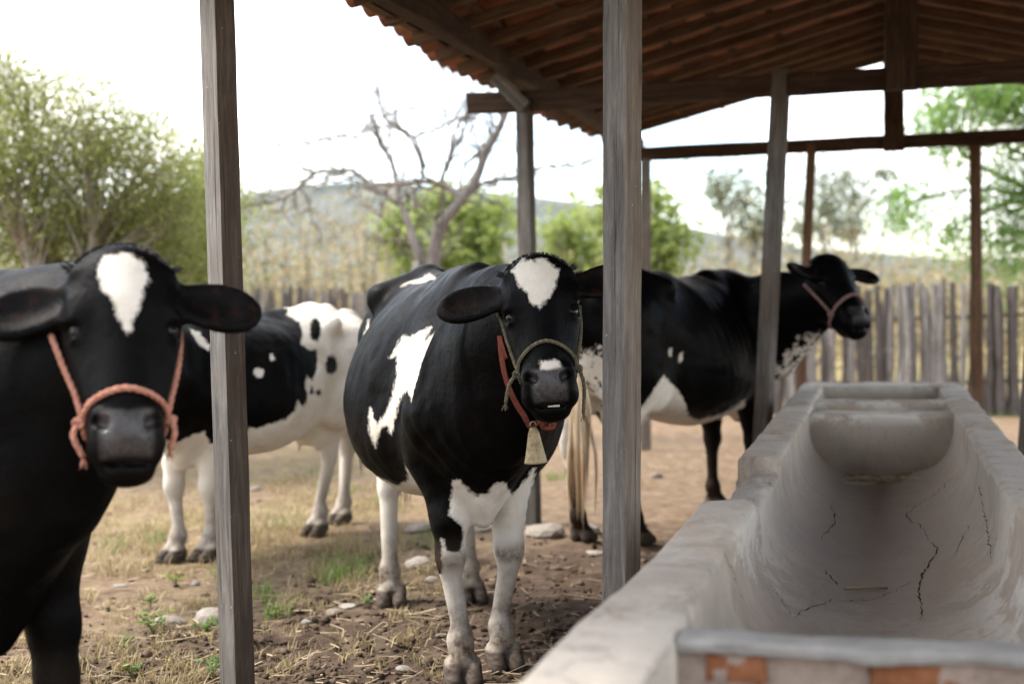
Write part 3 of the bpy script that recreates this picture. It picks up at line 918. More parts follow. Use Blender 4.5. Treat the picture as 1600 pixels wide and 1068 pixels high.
post_px(12.1, (1268, 230), (1260, 415), 2.56, 0.078, R(15), rafter_mat, 10)
post_px(12.1, (1524, 240), (1527, 600), 2.49, 0.085, R(25), rafter_mat, 11)
post_px(12.1, (1800, 240), (1800, 600), 2.49, 0.085, R(25), rafter_mat, 12)
for s, uw, zt in ((4.15, 2.35, 2.49), (8.05, 2.42, 2.468), (12.1, 2.2, 2.545)):
    beam('tie_beam', su(s, RU - uw, zt - 0.012), su(s, RU + uw, zt + 0.012), 0.075, 0.118, beam_mat, shelter, segs=20, jit=0.004, bow=0.012, seed=int(s * 10))
    kz = 2.40 if s < 12 else 2.465
    beam('king_post', su(s - 0.055, RU + 0.03, kz), su(s - 0.055, RU + 0.03, 3.20), 0.165, 0.10, beam_mat, shelter, up=AX_S, segs=8, seed=int(s * 7), jit=0.004)
for q, uu in ((-1, RU - 2.12), (1, RU + 2.12)):
    beam('wall_plate', su(2.15, uu, 2.615), su(12.4, uu, 2.635), 0.085, 0.125, beam_mat, shelter, segs=30, jit=0.004, bow=0.02, seed=77 + q)  # near overhang, out of view, drawn out to shade the trough's near rim
beam('ridge_beam', su(2.15, RU, 3.155), su(12.12, RU, 3.155), 0.08, 0.12, beam_mat, shelter, segs=30, jit=0.003, bow=0.01, seed=79)
# cleat nailed at the eave post
beam('brace', su(7.98, -2.14, 2.60), su(7.98, -1.96, 2.41), 0.085, 0.03, post_mat, shelter, up=AX_S, seed=90)
rngR = random.Random(5)
sr = 2.25; i = 0
while sr < 12.15:
    for q in (-1, 1):
        ue = RU + q * 2.38
        a = su(sr + rngR.uniform(-.02, .02), ue, roof_z(sr, ue) - 0.066); b = su(sr, RU + q * 0.03, roof_z(sr, RU) - 0.070)
        beam('rafter', a, b, 0.052 + rngR.uniform(-.006, .008), 0.066, rafter_mat, shelter, segs=6, jit=0.004, bow=0.012, seed=200 + i); i += 1
    sr += 0.42 + rngR.uniform(-.04, .04)
for q in (-1, 1):
    for k in range(8):
        uu = RU + q * (0.10 + 0.322 * k)
        beam('batten', su(2.15, uu, roof_z(2.15, uu) - 0.019), su(12.36, uu, roof_z(12.3, uu) - 0.019), 0.045, 0.022, rafter_mat, shelter, up=(0, 0, 1), segs=24, jit=0.004, bow=0.006, seed=300 + k * 2 + q)
# tiles
def tile_mesh(name, w0, w1, L, th, flip):
    n = 7; V = []; Fc = []
    for e, (yy, w) in enumerate(((0, w0), (L, w1))):
        for r in (0, th):
            for k in range(n + 1):
                a = math.pi * (0.06 + 0.88 * k / n)
                x = -math.cos(a) * (w / 2 - r); z = math.sin(a) * (w * 0.36 - r)
                V.append((x, yy, -z if flip else z))
    m = n + 1
    for k in range(n):
        Fc += [(k, k + 1, 2 * m + k + 1, 2 * m + k), (m + k + 1, m + k, 3 * m + k, 3 * m + k + 1), (k + 1, k, m + k, m + k + 1), (2 * m + k, 2 * m + k + 1, 3 * m + k + 1, 3 * m + k)]
    Fc += [(0, 2 * m, 3 * m, m), (n, m + n, 3 * m + n, 2 * m + n)]
    me = bpy.data.meshes.new(name); me.from_pydata(V, [], Fc); me.materials.append(tile_mat.m); me.update()
    return me
TL = 0.50
pan_me = tile_mesh('roof_tile_pan', 0.165, 0.195, TL, 0.012, True)
cov_me = tile_mesh('roof_tile_cover', 0.185, 0.150, TL, 0.012, False)
tiles = []
rt = random.Random(9)
pitch = 0.205; ncol = int((12.42 - 2.1) / pitch)  # tiles cover the unseen near overhang added for its shade
for q in (-1, 1):
    for c in range(ncol):
        sc_ = 2.14 + c * pitch
        for kind in (0, 1):
            s_ = sc_ + (pitch / 2 if kind else 0)
            for r in range(6):
                d0 = 2.53 - r * 0.405 + rt.uniform(-.018, .018) - (0.03 if kind else 0)      # distance of lower end from the ridge
                d1 = d0 - TL
                lift = 0.062 if kind == 0 else 0.075
                A = su(s_ + rt.uniform(-.006, .006), RU + q * d0, roof_z(s_, RU + q * d0) + lift + 0.012)
                B = su(s_ + rt.uniform(-.006, .006), RU + q * max(d1, -0.1), roof_z(s_, RU + q * max(d1, 0)) + lift - 0.004)
                y = unit(B - A); x = unit(np.cross(y, [0, 0, 1])); z = np.cross(x, y)
                M = Matrix(((x[0], y[0], z[0], A[0]), (x[1], y[1], z[1], A[1]), (x[2], y[2], z[2], A[2]), (0, 0, 0, 1)))
                px, py, dep = proj((A + B) / 2)
                vis = (-40 < px < 1640) and (-60 < py < 330) and q == -1
                score = (0 if vis else 100) + dep - (2.0 if r == 0 else 0)
                tiles.append((score, kind, M))
tiles.sort(key=lambda t: t[0])
roof = empty('tile_roof', (0, 0, 0)); roof.parent = shelter
T0 = Matrix.Translation(-Vector(SH0))
for sc_, kind, M in tiles[:300]:
    o = link_mesh('roof_tile', cov_me if kind else pan_me, roof)
    o.matrix_local = T0 @ M
rv, rf = [], []
for me_ in (pan_me, cov_me):
    pass
mbt = MB()
PV = {0: [v.co.copy() for v in pan_me.vertices], 1: [v.co.copy() for v in cov_me.vertices]}
PF = {0: [tuple(p.vertices) for p in pan_me.polygons], 1: [tuple(p.vertices) for p in cov_me.polygons]}
for sc_, kind, M in tiles[300:]:
    MM = T0 @ M
    mbt.add([MM @ v for v in PV[kind]], PF[kind])
tag(mbt.build('roof_tiles', tile_mat.m, roof), kind='stuff')
# ridge tiles
for k in range(28):
    s_ = 2.05 + k * 0.375
    o = link_mesh('ridge_tile', cov_me, roof)
    A = su(s_, RU, 3.385); y = AX_S; x = AX_U; z = np.array([0, 0, 1.0])
    o.matrix_local = T0 @ Matrix(((x[0]*1.3, y[0], z[0], A[0]), (x[1]*1.3, y[1], z[1], A[1]), (0, 0, 1.2, A[2]), (0, 0, 0, 1)))

# ================================================================== trough
TS0, TS1 = 2.285, 9.38
UO, UI = 0.487, 0.338
ZR = 0.74
trough = empty('concrete_trough', su(5.8, 0))
tag(trough, 'long worn concrete feeding trough with rounded hollow running beside the posts', 'trough')
TO = np.array(trough.location)
def build_trough():
    ss = np.arange(1.50, TS1 + 0.001, 0.0225)
    prof = []
    for t in np.linspace(0, 1, 12): prof.append((-UO, 0.0 + t * (ZR - 0.018), 'o'))
    prof += [(-UO + 0.006, ZR - 0.007, 'r'), (-UO + 0.018, ZR, 'r')]
    for t in np.linspace(0.2, 0.8, 4): prof.append((-UO + t * (UO - UI), ZR, 'r'))
    prof += [(-UI - 0.012, ZR - 0.002, 'r'), (-UI - 0.002, ZR - 0.012, 'r')]
    nU = 26
    for k in range(nU + 1):
        a = math.pi * k / nU
        cu = -UI * math.cos(a); cz = ZR - 0.025 - (0.305 * (max(math.sin(a), 0.0) ** 0.60))
        prof.append((cu, cz, 'i'))
    R_ = [(-p[0], p[1], p[2]) for p in prof[:20]][::-1]
    prof = prof[:20 + nU + 1] + R_
    U = np.array([p[0] for p in prof]); Zp = np.array([p[1] for p in prof]); K = [p[2] for p in prof]
    Sg, Ug = np.meshgrid(ss, U, indexing='ij'); Zg = np.repeat(Zp[None, :], len(ss), 0)
    kin = np.array([k == 'i' for k in K])[None, :]; kr = np.array([k == 'r' for k in K])[None, :]
    n1 = fbm(Sg * 2.2, Ug * 5 + Zg * 5, 4, 71) - 0.5; n2 = fbm(Sg * 9, Ug * 12 + Zg * 9, 4, 75) - 0.5
    Zg = Zg + np.where(kr, 0.014 * n1 + 0.007 * n2, 0) + np.where(kin, 0.020 * n1 + 0.008 * n2, 0)
    Ug = Ug + 0.020 * n1 * (np.abs(Ug) > 0.2) + np.where(kin, 0.012 * n2, 0)
    # wavering rim, thicker at the near left corner
    wide = np.exp(-(np.maximum(Sg - 2.2, 0) / 0.55) ** 2) * (Ug < -UI)
    Ug = Ug - 0.04 * wide * (Ug < -UI - 0.02)
    stub = Sg < 2.30
    ki = np.maximum(np.arange(len(U)) - 20, 0)[None, :]
    Zg = np.where(stub & kin, ZR - 0.03 - ki * 0.085 + 0.02 * n1, Zg); Ug = np.where(stub & kin, -UI - 0.035 + 0.03 * n1 + 0.01 * n2, Ug)
    # stretch of rim whose cap has broken away
    gap = np.clip((Sg - 3.92 + 0.06 * (n2 * 4)) / 0.03, 0, 1) * np.clip((5.02 + 0.05 * n2 * 4 - Sg) / 0.03, 0, 1)
    lf = gap * (Ug < -UI + 0.06) * np.clip((Zg - 0.64) / 0.07, 0, 1)
    rough = fbm(Sg * 14, Ug * 14, 4, 99, 0.65)
    Zg = Zg - lf * (0.045 + 0.05 * (rough - 0.5) + 0.03 * np.clip((-UI - 0.07 - Ug) / 0.08, 0, 1))
    Ug = Ug + lf * np.clip((-UI - 0.09 - Ug) / 0.05, 0, 1) * 0.025 * (0.5 + rough)
    P = AX_S[None, None, :] * Sg[..., None] + AX_U[None, None, :] * Ug[..., None]
    P[..., 2] = np.maximum(Zg, -0.05)
    V = P.reshape(-1, 3) - TO
    nP = len(U); I = np.arange(len(V)).reshape(len(ss), nP)
    Q = np.stack([I[:-1, :-1].ravel(), I[1:, :-1].ravel(), I[1:, 1:].ravel(), I[:-1, 1:].ravel()], 1)
    cols = np.tile(np.arange(nP - 1), len(ss) - 1); rows = np.repeat(np.arange(len(ss) - 1), nP - 1)
    Q = Q[~((ss[rows] < 2.30) & (cols > 27))]
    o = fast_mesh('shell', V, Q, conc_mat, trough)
    Sf, Uf, Zf = Sg.ravel(), Ug.ravel(), Zg.ravel(); kf = np.repeat(kin, len(ss), 0).ravel()
    attr(o.data, 'grime_shade', np.where(kf, np.clip((0.60 - Zf) / 0.16, 0, 1) * 0.62 + 0.10, 0.03) + 0.0 * np.clip((Sf - 6.3) / 0.7, 0, 1) * kf * np.clip((0.55 - Zf) / .2, 0, 1))
    attr(o.data, 'wash_far_light', np.where(kf, 0.95 * np.clip((4.6 - Sf) / 0.8, 0, 1) * np.clip((Zf - 0.42) / 0.08, 0.35, 1) + 0.12, np.where(Sf > 7.0, 0.9, 0.35)))  # far rim lightened: the bright light there is put into the colour
    attr(o.data, 'crack', np.where(kf, 0.0, 0.4))
    # cross walls fill the hollow
    def wall(name, s0, s1, zt, mat=conc_mat, seed=0, grime_shade=0.3, u0=-UI - 0.02, u1=UI + 0.02):
        nu, ns = 30, 5
        us = np.linspace(u0, u1, nu); pr = [(s0, 0.30)]
        pr += [(s0 + 0.002, z) for z in np.linspace(0.36, zt - 0.014, 8)] + [(s0 + 0.004, zt - 0.005), (s0 + 0.016, zt)]
        pr += [(s0 + (s1 - s0) * t, zt) for t in (0.3, 0.5, 0.7)]
        pr += [(s1 - 0.016, zt), (s1 - 0.004, zt - 0.005)] + [(s1 - 0.002, z) for z in np.linspace(zt - 0.014, 0.36, 8)] + [(s1, 0.30)]
        S_, U_ = np.meshgrid([p[0] for p in pr], us, indexing='ij'); Z_ = np.repeat(np.array([p[1] for p in pr])[:, None], nu, 1)
        a = fbm(U_ * 5 + seed, Z_ * 5 + S_ * 6, 4, 120 + seed) - 0.5
        Z_ = Z_ + np.where(Z_ > zt - 0.02, 0.016 * a, 0); S_ = S_ + 0.014 * a
        P = AX_S * S_[..., None] + AX_U * U_[..., None]; P[..., 2] = Z_
        I = np.arange(S_.size).reshape(S_.shape)
        Q = np.stack([I[:-1, :-1].ravel(), I[:-1, 1:].ravel(), I[1:, 1:].ravel(), I[1:, :-1].ravel()], 1)
        w = fast_mesh(name, P.reshape(-1, 3) - TO, Q, mat, trough)
        attr(w.data, 'grime_shade', np.clip((zt - Z_.ravel()) / 0.25, 0, 1) * grime_shade + 0.05); attr(w.data, 'wash_far_light', np.where(Z_.ravel() > zt - 0.03, 1.0, 0.2)); attr(w.data, 'crack', np.full(S_.size, 0.2))  # pale top edges carry the far end's light in their colour
        return w
    wall('divider', 7.12, 7.36, ZR - 0.022, seed=3, grime_shade=1.15)  # face darkened: its shadow painted in along with brown dirt
    wall('divider', 7.84, 8.06, ZR - 0.012, seed=5, grime_shade=0.7)
    wall('end_wall', 8.97, TS1, ZR - 0.002, seed=8, grime_shade=0.5, u0=-UO + 0.02, u1=UO - 0.02)
    # floors of the two small basins are raised
    for a, b, z in ((7.36, 7.84, 0.62), (8.06, 8.97, 0.58)):
        mb = MB(); mb.box(su((a + b) / 2, 0, z - 0.06) - TO, (0.30, (b - a) / 2 - 0.002, 0.06), (AX_U, AX_S, np.array([0, 0, 1.0])))
        w = mb.build('basin_floor', conc_mat, trough)
        for nm, v in (('grime_shade', 0.6), ('wash_far_light', 0.1), ('crack', 0.1)): attr(w.data, nm, np.full(len(w.data.vertices), v))
    # near end: crumbling masonry under a grey cap
    def slab(name, s0, s1, u0, u1, z0, z1, mat, seed, nu=60, nz=10, ragged=0.0, relief=0.008):
        us = np.linspace(u0, u1, nu); pr = [(s0 + 0.03, z0)] + [(s0, z) for z in np.linspace(z0, z1 - 0.012, nz)] + [(s0 + 0.004, z1 - 0.004), (s0 + 0.014, z1)] + [(s0 + (s1 - s0) * t, z1) for t in (0.3, 0.5, 0.7)] + [(s1 - 0.012, z1), (s1 - 0.003, z1 - 0.005)] + [(s1, z) for z in np.linspace(z1 - 0.012, z0, nz)]
        S_, U_ = np.meshgrid([p[0] for p in pr], us, indexing='ij'); Z_ = np.repeat(np.array([p[1] for p in pr])[:, None], nu, 1)
        a = fbm(U_ * 7 + seed, Z_ * 9 + S_ * 9, 5, 150 + seed, 0.6) - 0.5
        S_ = S_ + a * relief * 2; Z_ = Z_ + np.where(Z_ > z1 - 0.02, 0.012 * a, 0)
        if ragged:
            rg = fbm(us * 9 + 3, us * 0 + seed, 4, 33, 0.6) - 0.5
            Z_ = Z_ + np.where(np.abs(Z_ - z0) < 0.012, 1, 0) * rg[None, :] * ragged
        P = AX_S * S_[..., None] + AX_U * U_[..., None]; P[..., 2] = Z_
        I = np.arange(S_.size).reshape(S_.shape)
        Q = np.stack([I[:-1, :-1].ravel(), I[:-1, 1:].ravel(), I[1:, 1:].ravel(), I[1:, :-1].ravel()], 1)
        caps = []
        w = fast_mesh(name, P.reshape(-1, 3) - TO, Q, mat, trough)
        for nm, v in (('grime_shade', 0.1), ('wash_far_light', 0.5), ('crack', 0.3)): attr(w.data, nm, np.full(S_.size, v))
        return w
    slab('end_cap', 2.325, 2.42, -0.33, UO + 0.03, ZR - 0.026, ZR - 0.004, cap_mat.m, 2, ragged=0.016)
    slab('end_masonry', 2.345, 2.415, -UI - 0.05, UO, 0.0, ZR - 0.015, mortar_mat.m, 7, nz=26, relief=0.022)
    slab('end_face', 1.495, 1.53, -UO - 0.05, -UI - 0.03, 0.0, ZR - 0.012, conc_mat, 12, nu=14, nz=20, relief=0.006)
    rngb = random.Random(4)
    for px0, px1 in ((1095, 1195), (1356, 1512)):
        r0 = ray(px0, 1030); r1 = ray(px1, 1030)
        a = float((r0 * (2.29 / (r0 @ AX_S))) @ AX_U); b = float((r1 * (2.29 / (r1 @ AX_S))) @ AX_U)
        bm = bmesh.new(); bmesh.ops.create_cube(bm, size=1.0)
        bmesh.ops.scale(bm, vec=(b - a, 0.07, 0.052), verts=bm.verts)
        bmesh.ops.bevel(bm, geom=bm.edges[:], offset=0.005, segments=2, affect='EDGES')
        for v in bm.verts: v.co += Vector([rngb.uniform(-.004, .004) for _ in range(3)])
        me = bpy.data.meshes.new('brick'); bm.to_mesh(me); bm.free(); me.materials.append(brick_mat.m)
        o = link_mesh('brick', me, trough)
        c = su(2.374, (a + b) / 2, ZR - 0.050) - TO
        o.matrix_local = Matrix.Translation(Vector(c)) @ Matrix.Rotation(-YAW, 4, 'Z')
build_trough()
crack_mat = Mat('crack_shadow', 1.0, 0.0).color((0.040, 0.030, 0.023)).m
def cracks():
    """open cracks in the hollow, gaping unevenly, laid along the worn surface"""
    o = [c for c in trough.children if c.name.startswith('shell')][0]
    bv = BVHTree.FromPolygons([tuple(np.array(v.co) + TO) for v in o.data.vertices], [tuple(p.vertices) for p in o.data.polygons])
    rng = random.Random(61)
    for px, wd in (([(1297, 786), (1303, 800), (1306, 818), (1296, 826), (1284, 838), (1280, 848)], 3.0), ([(1492, 742), (1462, 772), (1424, 795), (1416, 806), (1440, 822), (1447, 838), (1452, 846)], 2.6),
                   ([(1452, 846), (1466, 858), (1458, 872), (1443, 890), (1440, 906), (1434, 924), (1441, 946), (1438, 968)], 4.2), ([(1436, 905), (1400, 922), (1360, 938), (1302, 938)], 1.8),
                   ([(1290, 892), (1300, 904), (1316, 918)], 3.4), ([(1302, 936), (1270, 948), (1250, 956), (1240, 968)], 2.2), ([(1528, 752), (1536, 790), (1544, 830), (1550, 880)], 2.4), ([(1512, 820), (1500, 850), (1492, 872)], 3.0), ([(1205, 912), (1222, 940), (1240, 962)], 1.6), ([(1130, 860), (1144, 892), (1160, 935)], 1.8)):
        fine = []
        for (x0, y0), (x1, y1) in zip(px[:-1], px[1:]):
            m = max(3, int(math.hypot(x1 - x0, y1 - y0) / 3.0))
            for k in range(m): t = k / m; fine.append((x0 + (x1 - x0) * t + rng.gauss(0, 1.5), y0 + (y1 - y0) * t + rng.gauss(0, 1.1)))
        P = []
        for x, y in fine:
            l, n_, i, d = bv.ray_cast(Vector(CAMP), Vector(ray(x, y)).normalized())
            if l is not None: P.append((np.array(l), np.array(n_) if np.dot(n_, CAMP - np.array(l)) > 0 else -np.array(n_)))
        V = []
        for i, (p, n_) in enumerate(P):
            t = unit(P[min(i + 1, len(P) - 1)][0] - P[max(i - 1, 0)][0]); b = unit(np.cross(t, n_))
            w = wd * 0.0007 * rng.uniform(0.25, 1.5) * math.sin(math.pi * (0.06 + 0.88 * i / max(1, len(P) - 1))) ** 0.5
            V += [p - TO + n_ * 0.0012 - b * w * rng.uniform(.5, 1.5), p - TO + n_ * 0.0012 + b * w * rng.uniform(.5, 1.5)]
        if len(P) > 3: mesh('crack', V, [(2 * i, 2 * i + 1, 2 * i + 3, 2 * i + 2) for i in range(len(P) - 1)], crack_mat, trough)
cracks()

# ================================================================== palisade fence
pk = Mat('weathered_picket', 0.9, 0.15)
_v = pk.mapping((9, 9, 0.9))
_c = pk.ramp(pk.noise(3, 7, 0.7, _v, 0.5), [(0.25, (0.045, 0.039, 0.036)), (0.5, (0.17, 0.155, 0.145)), (0.8, (0.40, 0.375, 0.35))])
_c = pk.mix(pk.rng(pk.info('Random'), 0.35, 0.55, 0, 0.95), _c, pk.mix(0.8, _c, (0.060, 0.048, 0.042)))
_c = pk.mix(pk.rng(pk.noise(5, 5, 0.7), 0.57, 0.7, 0, 0.55), _c, (0.40, 0.385, 0.365))
pk.color(_c).bump(pk.noise(6, 6, 0.7, _v), 0.8, 0.02)
def picket_mesh(i):
    rng = random.Random(400 + i); r = rng.uniform(0.032, 0.062); H = rng.uniform(1.40, 1.50)
    mb = MB(); pts = []; rad = []; bx, by = rng.uniform(-.05, .05), rng.uniform(-.03, .03)
    for k in range(11):
        t = k / 10; pts.append((bx * math.sin(t * 3.0), by * math.sin(t * 2.2), -0.05 + t * H)); rad.append(r * (1.05 - 0.25 * t) * rng.uniform(0.80, 1.18))
    rad[-1] *= rng.uniform(0.45, 0.95)
    mb.tube(pts, rad, 7)
    me = bpy.data.meshes.new('picket'); me.from_pydata(mb.v, [], mb.f); me.materials.append(pk.m); me.update(); return me, r
pickets = [picket_mesh(i) for i in range(12)]
FA, FB = np.array([7.2, 14.3, 0]), np.array([-7.0, 19.1, 0])
fence = empty('palisade_fence', FA)
tag(fence, 'long fence of upright grey weathered pickets standing behind the cows', 'fence')
FSIDE = 0.11 if np.dot(np.array([-(FB - FA)[1], (FB - FA)[0]]), [0, 1.0]) > 0 else -0.11
rngF = random.Random(21); dist = 0.0; FL = np.linalg.norm(FB - FA); fd = (FB - FA) / FL; fn = np.array([-fd[1], fd[0], 0]); cnt = 0
while dist < FL and cnt < 300:
    me, r = rngF.choice(pickets)
    dist += r * 0.80
    o = link_mesh('picket', me, fence)
    p = FA + fd * dist + fn * rngF.uniform(-.03, .03) - FA
    o.location = p; o.rotation_euler = (rngF.uniform(-.025, .025), rngF.uniform(-.025, .025), rngF.uniform(0, 6.28)); o.scale = (1, 1, rngF.uniform(0.965, 1.02) * (1 + 0.10 * dist / FL))
    dist += r * 0.80 + (rngF.uniform(0.0, 0.025) if rngF.random() < 0.3 else -0.008); cnt += 1
for z in (0.35, 1.05):
    mb = MB(); mb.tube([tuple(fd * t + fn * (FSIDE + 0.01 * math.sin(t)) + np.array([0, 0, z + 0.02 * math.sin(t * 1.3)])) for t in np.linspace(0, FL, 30)], 0.022, 6)
    mb.build('rail', pk.m, fence, True)
# ---- the four animals
def front_patch(ctx, white, poly, amp=1.0, minface=0.0, cond=None):
    """turn a patch outline into a signed distance in metres on the side of the body that shows it"""
    sd = poly_sd(ctx['px'], ctx['py'], poly) / ctx['ppm']
    ok = ctx['facing'] > minface
    if cond is not None: ok = ok & cond
    sd = np.where(ok, sd, -0.2)
    return np.maximum(white, np.clip(sd, -0.2, 0.2))

def paint_hero(c, white, dirt, pink, mott):
    k = 3.338
    x, y, z = c['V'].T
    head = (c['HL'][:, 0] > -0.06) & (c['HL'][:, 2] > -0.30) & (np.abs(c['HL'][:, 1]) < 0.16) & (c['HL'][:, 0] < 0.6)
    body = ~head
    P = lambda pts: scale_poly(pts, 540, 400, k)
    white = front_patch(c, white, P([(445,370),(415,435),(500,370),(460,455),(430,560),(408,560),(405,650),(395,700),(345,755),(325,690),(285,735),(270,800),(240,935),(215,880),(180,900),(155,1000),(122,900),(127,790),(165,875),(215,810),(245,720),(270,590),(265,515),(232,530),(270,460),(305,410),(325,425),(380,395)]), cond=body & (x < 0.70) & (z > 0.5))
    white = front_patch(c, white, P([(118,335),(122,420),(102,590),(60,680),(40,600),(90,430)]), cond=x < -0.2, minface=-0.4)
    white = front_patch(c, white, P([(698,190),(740,165),(782,150),(775,172),(735,197)]), cond=body)
    white = front_patch(c, white, P([(285,165),(310,140),(400,115),(435,90),(485,125),(440,122),(395,140),(330,140)]), cond=x < 0)
    P = lambda pts: scale_poly(pts, 760, 380, 3.56)
    white = front_patch(c, white, P([(142,150),(200,88),(265,98),(312,80),(365,118),(402,150),(385,230),(350,300),(300,362),(285,350),(250,330),(220,270),(182,232),(165,180)]), cond=head & (c['HL'][:, 2] > -0.14))
    white = front_patch(c, white, P([(298,655),(350,646),(400,655),(420,697),(390,714),(303,707)]), cond=head)
    P = lambda pts: scale_poly(pts, 560, 680, 2.753)
    low = P([(355,440),(385,500),(440,497),(452,420),(440,380),(393,345),(402,250),(408,192),(435,192),(500,258),(560,245),(580,210),(630,200),(660,255),(690,225),(730,180),(752,140),(765,140),(740,250),(730,300),(725,340),(830,1200),(280,1200),(365,600)])
    white = front_patch(c, white, low, cond=(x > 0.2) & (z < 0.85))
    white = front_patch(c, white, P([(85,180),(165,215),(215,190),(200,115),(280,130),(285,75),(300,190),(335,300),(200,320),(100,290)]), cond=(x < 0.45) & (x > -0.6) & (z < 0.95))
    white = np.where((x < -0.32) & (z < 0.60), np.maximum(white, np.clip(0.60 - z, 0, .2)), white)     # hind shanks and udder
    white = np.where((x > 0.2) & (z < 0.36), np.maximum(white, 0.1), white)
    off = (c['facing'] <= 0.0) & (x > -0.3) & (x < 0.35)
    white = np.where(off, np.maximum(white, np.clip(0.66 - z + 0.05 * np.sin(9 * x), -.2, .2)), white)
    pink = np.where((x < -0.34) & (z < 0.66) & (np.abs(y) < 0.13) & (z > 0.45), 0.5, 0)
    kn = np.exp(-(((z - 0.41) / 0.045) ** 2)) * (x > 0.3) * np.clip(c['N'][:, 0] * 2, 0, 1)
    dirt = np.maximum(dirt, 1.0 * kn)
    return white, dirt, pink, mott

hero_poll = at(838, 408, 4.42); hero_muz = at(863, 645, 4.25)
hero = make_cow('cow', [gp(722, 1064), gp(786, 1040), gp(611, 942), gp(735, 936)], hero_poll, hero_muz,
                CAMP - hero_poll + np.array([0.05, 0, 0.0]), s=1.03, hs=0.96, belly=1.10, cell=0.0075, paint=paint_hero,
                tail=[(-0.955, -0.02, 1.14), (-0.97, -0.05, 0.88), (-0.955, -0.07, 0.66)], ear_drop=(-0.05, -0.30))

def paint_left(c, white, dirt, pink, mott):
    P = lambda pts: scale_poly(pts, 0, 350, 1.487)
    head = (c['HL'][:, 2] > -0.14) & (c['HL'][:, 0] > -0.05)
    white = front_patch(c, white, P([(227,110),(243,76),(290,65),(332,85),(343,122),(330,170),(311,222),(300,260),(285,236),(268,190),(240,150)]), cond=head)
    return white, dirt * 0.4, pink, mott
lp = at(192, 397, 3.05); lm = at(200, 745, 2.88)
_lh = unit([0.56, -0.83, 0]); _ls = np.array([-_lh[1], _lh[0], 0])
_lf = at(98, 1068, 3.42) * np.array([1, 1, 0])        # near fore hoof lies below the frame
left_cow = make_cow('cow', [_lf - _ls * 0.33, _lf, _lf - _lh * 1.16 - _ls * 0.34, _lf - _lh * 1.26 - _ls * 0.0], lp, lm,
                    CAMP - lp + np.array([0.1, 0, 0.05]), s=1.0, hs=0.95, hw=1.03, mw=0.86, ear_len=0.90, cell=0.0095, paint=paint_left, ear_drop=(0.10, 0.0))

def paint_calf(c, white, dirt, pink, mott):
    x, y, z = c['V'].T
    P = lambda pts: scale_poly(pts, 240, 420, 2.137)
    sd = poly_sd(c['px'], c['py'], P([(390,110),(450,135),(443,152),(488,178),(497,215),(493,250),(520,272),(545,268),(548,310),(540,350),(530,375),(512,357),(505,380),(515,430),(500,460),(480,440),(475,470),(440,500),(395,515),(350,533),(320,527),(300,560),(190,585),(170,540),(130,555),(75,580),(40,570),(-50,1200),(1000,1200),(800,100),(640,60),(520,60),(440,80)])) / c['ppm']
    for cx, cy, rx, ry in ((540, 202, 19, 40), (594, 318, 20, 33), (662, 370, 8, 45), (528, 405, 6, 14), (551, 413, 8, 12)):
        ex = 240 + cx / 2.137; ey = 420 + cy / 2.137
        d = (np.hypot((c['px'] - ex) / (rx / 2.137), (c['py'] - ey) / (ry / 2.137)) - 1) * rx / 2.137 / c['ppm']
        sd = np.minimum(sd, d)
    for cx, cy, rx, ry in ((352, 347, 17, 17), (395, 296, 9, 10)):
        ex = 240 + cx / 2.137; ey = 420 + cy / 2.137
        d = (1 - np.hypot((c['px'] - ex) / (rx / 2.137), (c['py'] - ey) / (ry / 2.137))) * rx / 2.137 / c['ppm']
        sd = np.maximum(sd, d)
    sd = np.maximum(sd, poly_sd(c['px'], c['py'], P([(118,198),(150,212),(188,255),(182,273),(150,252)])) / c['ppm'])
    sd = np.clip(sd, -.2, .2)
    back = np.where(x < -0.3, 0.1, np.where(z < 0.72, 0.72 - z, -0.1))
    white = np.where(c['facing'] > -0.15, sd, back)
    white = np.where(z < 0.6, np.maximum(white, 0.05), white)
    white = np.where(c['HL'][:, 0] > -0.1, np.where((c['V'][:, 0] > 0.75) & (z > 0.8), -0.1, white), white)
    return white, dirt * 0.8, pink, mott
_c_fr, _c_fl = gp(327, 882), gp(275, 872)
_c_hr, _c_hl = gp(535, 824), gp(497, 834)
calf = make_cow('cow', [_c_fl * 0.99, _c_fr * 1.02, _c_hr * 1.02, _c_hl], at(118, 520, 6.35), at(85, 640, 6.1), np.array([-0.3, -0.8, 0.5]),
                s=0.925, hs=0.86, belly=0.97, cell=0.012, paint=paint_calf, ribs=0.002, tuft=False)

